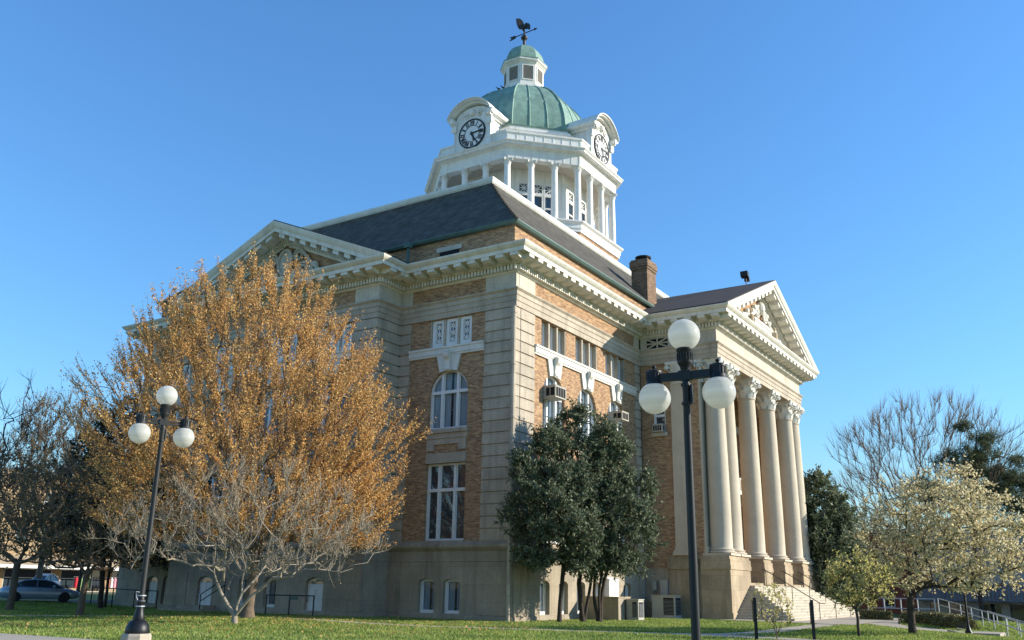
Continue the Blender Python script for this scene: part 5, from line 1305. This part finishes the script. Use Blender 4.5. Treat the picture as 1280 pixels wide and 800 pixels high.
        nr = rng.normal(0, 1, (k, 3)); sd = np.cross(ax, nr); sd /= np.linalg.norm(sd, axis=1, keepdims=True); nn = np.cross(ax, sd)
        l = leaf_size[0] * (.6 + .8 * rng.random(k))[:, None]; w = leaf_size[1] * (.6 + .8 * rng.random(k))[:, None]
        lv = np.stack([C, C + ax * l * .5 + sd * w * .5 + nn * l * .08, C + ax * l, C + ax * l * .5 - sd * w * .5 + nn * l * .08], 1).reshape(-1, 3)
        fast_mesh(crown, lv, 4, np.arange(len(lv)), leaf, t)
    return t
def blob(n, prof, cx=(0, 0), surf=.35, seed=1, clump=0, sq=(1, 1), holes=None):
    """points inside a crown of revolution; prof: (z, radius) pairs; surf>0 pushes them outwards"""
    rng = np.random.default_rng(seed); zs = np.array([p[0] for p in prof]); rs = np.array([p[1] for p in prof])
    out = []
    while len(out) < n:
        z = rng.uniform(zs[0], zs[-1]); rm = np.interp(z, zs, rs)
        if rng.random() > (rm / rs.max()) ** 1.5 + .02: continue
        a = rng.random() * 2 * PI; q = rng.random() ** (.5 - surf * .35); r = rm * q * (1 + .12 * math.sin(3 * a + z) + .08 * math.sin(7 * a - 2 * z))
        p = Rx * r * math.cos(a) * sq[0] + Fx * r * math.sin(a) * sq[1] + np.array([0, 0, z]) + Rx * cx[0] + Fx * cx[1]
        if holes is not None and holes(p): continue
        out.append(p)
    out = np.array(out)
    if clump:      # gather the points into boughs so light and dark clumps show
        c = out[rng.permutation(len(out))[:max(4, n // 15)]]
        d = np.linalg.norm(out[:, None] - c[None], axis=2); k = c[d.argmin(1)]; out = out + (k - out) * clump
    return out
def W(r, f, z): return tuple(Rx * r + Fx * f + np.array([0, 0, z]))
LF = {}
LF['maple'] = leaf_mat('orange_brown_leaves', [(0, (.42, .19, .055)), (.25, (.66, .35, .105)), (.6, (.82, .5, .17)), (.9, (.88, .61, .26)), (1, (.55, .36, .17))], .42, .65)
LF['magnolia'] = leaf_mat('dark_glossy_leaves', [(0, (.06, .085, .045)), (.5, (.125, .16, .085)), (.85, (.22, .255, .16)), (1, (.32, .32, .21))], .3, .6, .25)
LF['dogwood'] = leaf_mat('pale_yellow_leaves', [(0, (.46, .38, .19)), (.4, (.72, .62, .33)), (.8, (.84, .75, .5)), (1, (.56, .47, .26))], .55, .65)
LF['sapling'] = leaf_mat('yellow_green_leaves', [(0, (.34, .32, .09)), (.5, (.62, .56, .19)), (1, (.74, .64, .3))], .55, .65)
LF['bud'] = leaf_mat('dry_buds', [(0, (.2, .15, .09)), (.6, (.3, .25, .16)), (1, (.32, .2, .09))], .2, .8)
LF['olive'] = leaf_mat('olive_leaves', [(0, (.1, .09, .05)), (.5, (.17, .15, .08)), (.85, (.24, .2, .1)), (1, (.34, .19, .07))], .3, .7)
LF['brown'] = leaf_mat('dull_brown_leaves', [(0, (.12, .09, .06)), (.5, (.2, .15, .09)), (1, (.3, .22, .12))], .3, .7)
LF['pine'] = leaf_mat('pine_needles', [(0, (.05, .07, .03)), (.5, (.1, .13, .055)), (1, (.2, .2, .09))], .2, .6)
LF['conifer'] = leaf_mat('dark_evergreen_leaves', [(0, (.012, .026, .016)), (.6, (.025, .045, .025)), (1, (.05, .07, .035))], .15, .5)
LF['hedge'] = leaf_mat('hedge_leaves', [(0, (.08, .075, .03)), (.5, (.17, .16, .06)), (1, (.28, .23, .1))], .25, .6)
def gb(x, y, dz=0): return (x, y, G(x, y) + dz)

# the big orange tree before the wing
mx, my = -10.9, 7.5
def clear_wall(p): return p[0] + mx > -3.0 and p[1] + my > 6.5 or p[0] + mx > -.8
tg = blob(1500, [(3.4, 4.2), (4.2, 6.2), (6, 7.0), (8.5, 7.3), (11, 6.7), (13.2, 5.2), (15.2, 3.4), (16.4, 1.6)], (-1.0, 0), .45, 3, holes=clear_wall)
tg2 = blob(150, [(3.2, 1.5), (4.0, 2.6), (5.6, 2.5), (7.3, 1.5)], (3.9, .3), .3, 5, holes=clear_wall)
tg = np.concatenate([tg, tg2])
sk = [[(0, 0, -.2), W(.05, 0, 1.2), W(.1, 0, 2.6)], [W(.1, 0, 2.6), W(-.5, .2, 4.2), W(-1.2, .4, 6.5), W(-1.6, .5, 9)], [W(.1, 0, 2.6), W(.9, .1, 4.2), W(2.0, .2, 6), W(2.6, .3, 8.2)], [W(.1, 0, 2.6), W(.1, -.3, 4.5), W(.1, -.9, 7), W(.2, -1.1, 10)], [W(.1, 0, 2.3), W(-1.6, -.2, 4.0), W(-3.6, -.4, 6.0)], [W(.1, 0, 2.4), W(1.8, -.4, 3.5), W(3.8, -.6, 4.6), W(5.6, -.6, 5.2)], [W(.1, 0, 2.6), W(.3, .9, 5.0), W(.3, 1.6, 8.0)]]
def keepm(C):
    r = (C - 0) @ Rx; z = C[..., 2]
    return np.clip(1.1 + (r + 4.5) / 5, .22, 1)
make_tree('large orange-leaved tree with a broad round crown before the shaded wing', gb(mx, my), sk, tg, M['bark'], LF['maple'], r_tip=.013, ex=2.2, up=.75, rad=1.6, rando=.24, fan=np.array([0, 0, 2.6]), twigs=4, twig_len=(.7, 1.7), twig_up=.55, leaves=26, spread=.05, leaf_size=(.105, .056), max_r=.66, leaf_keep=keepm, flare=1.7)
# pale leafless dogwood in front of it
tg = blob(330, [(2.0, 3.8), (2.8, 5.3), (4, 5.5), (5.2, 4.4), (6.3, 2.2)], (.8, -1.2), .5, 9)
sk = [[(0, 0, -.2), W(-.05, 0, .3)], [W(-.05, 0, .3), W(-.7, 0, 1.2), W(-1.1, .1, 2.0), W(-2.4, .2, 2.9), W(-3.4, .2, 3.3)], [W(-.05, 0, .3), W(.1, .2, 1.2), W(.15, .2, 2.3), W(-.4, .3, 4.0)], [W(-.05, 0, .3), W(.6, -.2, 1.1), W(1.7, -.3, 2.0), W(2.6, -.4, 3.1)], [W(-1.1, .1, 2.0), W(-1.0, -.5, 3.4)], [W(.1, .2, 1.2), W(1.0, .6, 2.4), W(1.7, .9, 3.7)]]
make_tree('small pale bare tree with low forked stems on the lawn, before the orange tree', gb(-14.4, 4.3), sk, tg, M['bark_lt'], LF['bud'], r_tip=.0105, ex=2.05, up=.4, twigs=7, twig_len=(.4, .9), twig_up=.8, leaves=3, leaf_size=(.085, .05), max_r=.24, seg=.4, jit=.25, twig_r=.0075)
# left-hand trees
tg = blob(420, [(2.3, 3.4), (3.2, 4.4), (5, 4.4), (6.8, 3.4), (8.2, 1.2)], (-.6, 0), .4, 12)
sk = [[(0, 0, -.2), W(.05, 0, 1.0), W(.1, 0, 1.9)], [W(.1, 0, 1.9), W(-.5, 0, 2.7), W(-1.8, 0, 2.6), W(-2.8, .1, 3.2)], [W(.1, 0, 1.9), W(.1, .2, 3.0), W(0, .2, 4.6)], [W(.1, 0, 1.9), W(.7, -.2, 2.7), W(1.8, -.3, 3.9)]]
make_tree('small grey-green tree with a short sunlit trunk, left of the grey lamp post', gb(-12.6, 17.8), sk, tg, M['bark'], LF['olive'], r_tip=.014, ex=2.05, up=.2, twigs=5, twig_len=(.35, .8), twig_up=.3, leaves=4, leaf_size=(.13, .08), max_r=.36, jit=.25)
tg = blob(420, [(3, 4.5), (4.2, 6.4), (6, 6.2), (7.8, 4.5), (9, 1.5)], (-.5, 0), .4, 14)
sk = [[(0, 0, -.2), W(0, 0, 1.5), W(0, 0, 2.6)], [W(0, 0, 2.6), W(-1.2, 0, 3.4), W(-2.6, 0, 4.2)], [W(0, 0, 2.6), W(.5, 0, 4), W(1.2, 0, 5.6)], [W(0, 0, 2.6), W(1.8, 0, 3.3), W(3.4, .3, 3.6)]]
make_tree('dark thick-trunked tree in shade at the far left, before the sedan', gb(-10.7, 27.4), sk, tg, M['bark'], LF['brown'], r_tip=.016, ex=2.0, up=.2, twigs=5, twig_len=(.4, .9), twig_up=.3, leaves=4, leaf_size=(.17, .11), max_r=.5)
tg = blob(520, [(6, 3), (9, 6.5), (14, 7.2), (18, 6), (22, 3.5)], (0, 0), .2, 15)
make_tree('dark dense twiggy bare tree above the shop roof at left', gb(18.8, 74.3), [[(0, 0, -.3), (0, 0, 3), (0, 0, 5)]], tg, M['bark'], LF['olive'], r_tip=.03, ex=2.2, up=1.0, twigs=6, twig_len=(1.0, 2.2), twig_up=1.1, leaves=3, leaf_size=(.28, .12), seg=1.0, twig_r=.022)
tg = blob(120, [(6, 1.5), (10, 4.5), (14, 5), (18.5, 3)], (0, 0), .3, 16)
make_tree('thin bare tree with forking limbs between the twiggy tree and the evergreen', gb(13.8, 58.9), [[(0, 0, -.3), (0, 0, 4), (0, 0, 8)], [(0, 0, 6), W(-1.5, 0, 10)], [(0, 0, 7), W(1.2, 0, 11.5)]], tg, M['bark_dk'], None, r_tip=.03, ex=2.2, up=.8, twigs=4, twig_len=(.8, 1.8), twig_up=.7, seg=.9, twig_r=.016)
tg = blob(560, [(3, 3.6), (5, 4.2), (8, 3.6), (11, 2.4), (13.6, .5)], (0, 0), .35, 17)
make_tree('dark green evergreen behind the grey lamp post at left', gb(-4.2, 28.4), [[(0, 0, -.3), W(-.3, 0, 3), W(0, 0, 7), W(0, 0, 11)]], tg, M['bark_dk'], LF['conifer'], r_tip=.014, up=.1, twigs=6, twig_len=(.5, 1.0), twig_up=.2, leaves=9, leaf_size=(.26, .1), max_r=.3)
tg = blob(220, [(3.2, 1.6), (5, 2.2), (7.5, 1.8), (9.5, .5)], (0, 0), .35, 19)
make_tree('smaller dark evergreen with a slim trunk touching the far corner of the wing', gb(-2.6, 30.4), [[(0, 0, -.3), W(0, 0, 3), W(0, 0, 7.5)]], tg, M['bark_dk'], LF['conifer'], r_tip=.014, up=.1, twigs=5, twig_len=(.5, 1.0), twig_up=.2, leaves=8, leaf_size=(.26, .1), max_r=.22)
tg = blob(90, [(6, 2), (8.5, 4.5), (12, 4.8), (15.5, 3)], (-1.2, 0), .35, 18)
make_tree('tall bare tree reaching in from the left edge of the photo', gb(-8.8, 36.2), [[(0, 0, -.3), (0, 0, 4), (0, 0, 7)], [(0, 0, 7), W(1.0, 0, 10)], [(0, 0, 7), W(-1, 0, 10)]], tg, M['bark_dk'], None, r_tip=.022, ex=2.2, up=.8, twigs=4, twig_len=(.8, 1.7), twig_up=.6, seg=.8, twig_r=.011, max_r=.35)
# the glossy evergreens before the front wall
def no_wall(o): return lambda p: p[1] + o[1] > -.5
mg = dict(bark=M['bark_dk'], leaf=LF['magnolia'], r_tip=.012, ex=2.3, up=.45, twigs=5, twig_len=(.35, .75), twig_up=.35, leaves=10, leaf_size=(.16, .085), group='glossy evergreens before the front wall', jit=.15)
b0 = (1.3, -2.1)
tg = blob(520, [(2.5, 1.3), (3.6, 2.5), (5.3, 2.8), (7.0, 2.5), (8.7, 1.8), (10.0, .6)], (-.5, -1.1), .35, 21, .32, sq=(1.05, .8), holes=no_wall(b0))
make_tree('left-hand glossy evergreen with a single leaning trunk, by the building corner', gb(*b0), [[(0, 0, -.2), W(.1, 0, 1.6), W(.25, 0, 3.2), W(.2, 0, 6)]], tg, max_r=.2, **mg)
b0 = (3.3, -2.4)
tg = blob(700, [(2.6, 1.7), (3.7, 2.5), (6.5, 2.7), (8.8, 2.5), (10.4, 1.6), (11.5, .5)], (.05, -.8), .35, 22, .32, sq=(1.0, .8), holes=no_wall(b0))
make_tree('tallest glossy evergreen, in the middle of the group', gb(*b0), [[(0, 0, -.2), W(-.2, 0, 2), W(0, 0, 4), W(.1, 0, 8)], [(0, 0, -.2), W(.35, .1, 1.5), W(.6, .1, 3.5), W(.9, .1, 6)]], tg, max_r=.17, **mg)
b0 = (4.0, -3.0)
tg = blob(640, [(2.2, 1.6), (3.2, 2.4), (5.5, 2.7), (7.6, 2.2), (9.0, 1.5), (10.2, .5)], (.8, -.6), .35, 23, .32, sq=(1.0, .8), holes=no_wall(b0))
make_tree('right-hand glossy evergreen with clustered stems, drooping over the cooling unit', gb(*b0), [[(0, 0, -.2), W(-.25, 0, 1.5), W(-.1, 0, 3.4), W(.4, 0, 6.5)], [(0, 0, -.2), W(.2, .1, 1.6), W(.7, .1, 3.5), W(1.5, .1, 6)], [(0, 0, -.2), W(.02, -.2, 1.8), W(.5, -.3, 4.2)]], tg, max_r=.15, **mg)
# right side
tg = blob(500, [(1.9, 2.0), (2.6, 3.2), (3.6, 3.7), (5, 3.4), (6.2, 2.3), (6.9, 1)], (2.0, 0), .4, 31, sq=(1.05, 1))
sk = [[(0, 0, -.2), W(.0, 0, .9), W(.05, 0, 1.6)], [W(.05, 0, 1.6), W(-.6, 0, 2.3), W(-1.8, .1, 3.0)], [W(.05, 0, 1.6), W(.2, .1, 2.8), W(.1, .2, 4.4)], [W(.05, 0, 1.6), W(1.1, 0, 2.3), W(2.8, -.1, 3.0), W(4.0, 0, 3.3)]]
tg[:, 2] = np.where(tg[:, 2] > 2.2, np.round((tg[:, 2] - .12 * np.abs(tg @ Rx - 2.0)) / .62) * .62 + .12 * np.abs(tg @ Rx - 2.0) + np.random.default_rng(3).normal(0, .09, len(tg)), tg[:, 2])
make_tree('spreading tree with pale yellow leaves and a dark trunk on the right lawn', gb(3.0, -18.75), sk, tg, M['bark_dk'], LF['dogwood'], r_tip=.012, ex=2.0, up=.1, twigs=5, twig_len=(.35, .75), twig_up=-.02, leaves=10, leaf_size=(.12, .075), max_r=.4, jit=.2)
tg = blob(120, [(1.2, .9), (1.7, 1.45), (2.5, 1.4), (3.3, .6)], (.2, 0), .35, 32)
make_tree('small young tree with yellow-green leaves left of the spreading pale tree', gb(-1.8, -17.5), [[(0, 0, -.2), W(.05, 0, .7), W(0, 0, 1.1)], [W(0, 0, 1.0), W(-.35, 0, 1.7)], [W(0, 0, 1.0), W(.4, 0, 1.8)]], tg, M['bark_dk'], LF['sapling'], r_tip=.008, ex=2.0, up=.1, twigs=5, twig_len=(.25, .5), twig_up=.2, leaves=7, leaf_size=(.1, .06), max_r=.09, seg=.3)
tg = blob(46, [(.5, .5), (1.0, .8), (1.5, .8), (2.0, .4)], (0, 0), .4, 33)
make_tree('sparse leafy sapling between the two black sign posts', gb(-5.9, -15.5), [[(0, 0, -.2), W(0, 0, .5)], [(0, 0, .1), W(-.3, 0, .8)], [(0, 0, .1), W(.25, 0, .9)]], tg, M['bark'], LF['sapling'], r_tip=.007, ex=2.2, up=.9, twigs=3, twig_len=(.15, .35), twig_up=.6, leaves=4, leaf_size=(.1, .06), max_r=.05, seg=.25, twig_r=.005)
tg = blob(620, [(2.2, 2.4), (4, 3.2), (7, 3.0), (10, 2.0), (12.6, .4)], (0, 0), .35, 34)
make_tree('tall dark evergreen just right of the portico columns', gb(39.4, -6.4), [[(0, 0, -.3), (0, 0, 4), (0, 0, 9)]], tg, M['bark_dk'], LF['magnolia'], r_tip=.016, up=.3, twigs=5, twig_len=(.5, 1.0), twig_up=.3, leaves=11, leaf_size=(.3, .14), max_r=.3)
tg = blob(900, [(8, 5), (11, 9), (15, 10.2), (19, 8), (22, 4)], (1.3, 0), .4, 35)
sk = [[(0, 0, -.3), (0, 0, 4), (0, 0, 7)], [(0, 0, 7), W(-3, 0, 11), W(-5, 0, 14)], [(0, 0, 7), W(-1, 0, 12), W(-1.4, 0, 17)], [(0, 0, 7), W(2, .5, 12), W(3, .5, 16)], [(0, 0, 6), W(3, 0, 9), W(6, 0, 12)], [(0, 0, 5.5), W(-4, 0, 9), W(-8, 0, 11.5)]]
make_tree('large leafless tree spreading against the sky at right', gb(58.7, -11.3), sk, tg, M['bark'], None, r_tip=.017, ex=2.02, up=.9, fan=np.array([0, 0, 5.0]), rad=.6, rando=.35, twigs=6, twig_len=(.9, 1.9), twig_up=.6, seg=.9, twig_r=.013, max_r=.55)
cl = []
rng_ = np.random.default_rng(5)
for r, z, s, k in ((-2.6, 11.2, 1.5, 40), (3.6, 12.2, 2.0, 60), (1.8, 14.0, 1.6, 50), (5.2, 11.4, 1.6, 50), (5.6, 8.6, 1.8, 40), (2.6, 9.2, 1.8, 44), (-.6, 13.5, 1.5, 34), (1.2, 12.6, 1.8, 44), (3.0, 10.8, 1.8, 44), (2.2, 15.4, 1.2, 26), (1.0, 16.8, .8, 14), (4.6, 13.2, 1.1, 22), (4.8, 9.6, 1.7, 34), (-3.8, 9.8, 1.2, 22), (.6, 10.2, 1.4, 26)):
    q = rng_.normal(0, 1, (k, 3)) * .5; cl.append(Rx * r + Fx * rng_.normal(0, 1.2) + np.array([0, 0, z + 1.3]) + Rx * q[:, :1] * s * 1.3 + Fx * q[:, 1:2] * s + np.array([0, 0, 1.]) * q[:, 2:] * s * .45)
make_tree('pine with dark tufted boughs at the right edge', gb(52, -16.4), [[(0, 0, -.3), W(0, 0, 6), W(.6, 0, 11), W(1.6, 0, 17.5)]], np.concatenate(cl), M['bark_dk'], LF['pine'], r_tip=.02, up=-.1, twigs=6, twig_len=(.4, .8), twig_up=.4, leaves=12, leaf_size=(.36, .04), max_r=.35, seg=.8)
# hedges: leaf shells over a twiggy core
def hedge(label, pts, w, h, n, leafm):
    t = thing('hedge', label, 'hedge', gb(*pts[0])); o = np.array([*pts[0], G(*pts[0])]); rng = np.random.default_rng(n)
    segs = [(np.array(a), np.array(b)) for a, b in zip(pts[:-1], pts[1:])]; Ls = np.array([np.linalg.norm(b - a) for a, b in segs]); C = []
    for _ in range(n):
        i = rng.choice(len(segs), p=Ls / Ls.sum()); a, b = segs[i]; u = rng.random(); d = (b - a) / Ls[i]; q = np.array([d[1], -d[0]])
        th = rng.random() * PI; rr = rng.uniform(.75, 1.05) * (1 + .12 * math.sin(u * Ls[i] * 3)); p = a + d * u * Ls[i] + q * math.cos(th) * w / 2 * rr
        C.append((p[0], p[1], G(p[0], p[1]) + h * min(1.08, math.sin(th) * 1.15 * rr)))
    C = np.array(C) - o; k = len(C); ax = rng.normal(0, 1, (k, 3)); ax /= np.linalg.norm(ax, axis=1, keepdims=True); sd = np.cross(ax, rng.normal(0, 1, (k, 3))); sd /= np.linalg.norm(sd, axis=1, keepdims=True)
    lv = np.stack([C, C + ax * .06 + sd * .035, C + ax * .12, C + ax * .06 - sd * .035], 1).reshape(-1, 3); fast_mesh('foliage', lv, 4, np.arange(4 * k), leafm, t)
    b = MB()
    for (a, c) in segs:
        d = (c - a) / np.linalg.norm(c - a); q = np.array([d[1], -d[0]])
        b.loft([[tuple(np.append(p + q * x * w / 2 - o[:2], G(*p) + z * h - o[2])) for x, z in ((-.66, -.1), (-.58, .45), (-.25, .7), (.25, .7), (.58, .45), (.66, -.1))] for p in (a + d * .25, c - d * .25)])
    b.build('core', M['bark'], t)
hedge('low brown clipped hedge below the upright metal railing', [(26.2, -11.6), (26.4, -13.6)], 1.1, .55, 5000, LF['hedge'])
hedge('green low hedge behind the pale tree trunk, sloping to the lawn steps', [(20.6, -15.4), (19.5, -17.2), (13.5, -19.6)], 1.2, .6, 14000, LF['hedge'])
# fallen leaves on the grass under the orange tree
n = 2600; a = RNG.random(n) * 2 * PI; r = 11 * RNG.random(n) ** .6; x = -11.5 + r * np.cos(a); y = 4.5 + r * np.sin(a); ok = (x < -2.6) & (RNG.random(n) < 1); x, y = x[ok], y[ok]; n = len(x)
C = np.stack([x, y, gz(x, y) + .055], 1); ax = np.stack([np.cos(a[:n]), np.sin(a[:n]), RNG.normal(0, .3, n)], 1); sd = np.stack([-ax[:, 1], ax[:, 0], RNG.normal(0, .3, n)], 1)
lv = np.stack([C, C + ax * .06 + sd * .04, C + ax * .12, C + ax * .06 - sd * .04], 1).reshape(-1, 3)
tag(fast_mesh('fallen_leaves', lv, 4, np.arange(4 * n), LF['maple'], None), 'scattered fallen leaves on the lawn', kind='stuff')
# ------------------------------------------------------------------ light, sky, camera
EL, AZ = math.radians(21), math.radians(32)
sd = Vector((math.sin(AZ) * math.cos(EL), -math.cos(AZ) * math.cos(EL), math.sin(EL)))
w = bpy.data.worlds.new('World'); SC.world = w; w.use_nodes = True; nt = w.node_tree; nt.nodes.clear()
sk = N(nt, 'ShaderNodeTexSky'); sk.sky_type = 'NISHITA'; sk.sun_disc = False; sk.sun_elevation = EL; sk.sun_rotation = PI - AZ
sk.air_density = 1.6; sk.dust_density = 0.0; sk.ozone_density = 10; sk.altitude = 0
bg = N(nt, 'ShaderNodeBackground', i_Strength=.14); out = N(nt, 'ShaderNodeOutputWorld')
hs = N(nt, 'ShaderNodeHueSaturation', i_Saturation=1.0); nt.links.new(sk.outputs[0], hs.inputs['Color']); nt.links.new(hs.outputs[0], bg.inputs[0]); nt.links.new(bg.outputs[0], out.inputs[0])
L = bpy.data.lights.new('sun', 'SUN'); L.energy = 4.2; L.angle = math.radians(.53); L.color = (1, .92, .775)
so = bpy.data.objects.new('sun', L); COL.objects.link(so); so.rotation_euler = (-sd).to_track_quat('-Z', 'Y').to_euler(); so.location = (0, -60, 80)
cam = bpy.data.cameras.new('camera'); cam.sensor_width = 36; cam.lens = 36 * 1128.866 / 1280; cam.clip_end = 4000; cam.clip_start = .1
co = bpy.data.objects.new('camera', cam); COL.objects.link(co)
pitch, roll, yaw = .2894, .0165, -.2159
a = PI / 4 + yaw; F = Vector((math.cos(a), math.sin(a), 0)); R = Vector((math.sin(a), -math.cos(a), 0)); U = Vector((0, 0, 1))
c, s = math.cos(pitch), math.sin(pitch); F2 = c * F + s * U; U2 = -s * F + c * U
cr, sr = math.cos(roll), math.sin(roll); R3 = cr * R + sr * U2; U3 = -sr * R + cr * U2
co.matrix_world = Matrix(((R3.x, U3.x, -F2.x, -41.341), (R3.y, U3.y, -F2.y, -26.2057), (R3.z, U3.z, -F2.z, 1.65), (0, 0, 0, 1)))
SC.camera = co
vs = SC.view_settings; vs.view_transform = 'Standard'; vs.look = 'None'; vs.gamma = 1; vs.use_curve_mapping = False; vs.exposure = .84
SC.render.resolution_x, SC.render.resolution_y = 1024, 640
SC.cycles.max_bounces = 6; SC.cycles.transparent_max_bounces = 8
print('script time', round(time.time() - T0, 1))
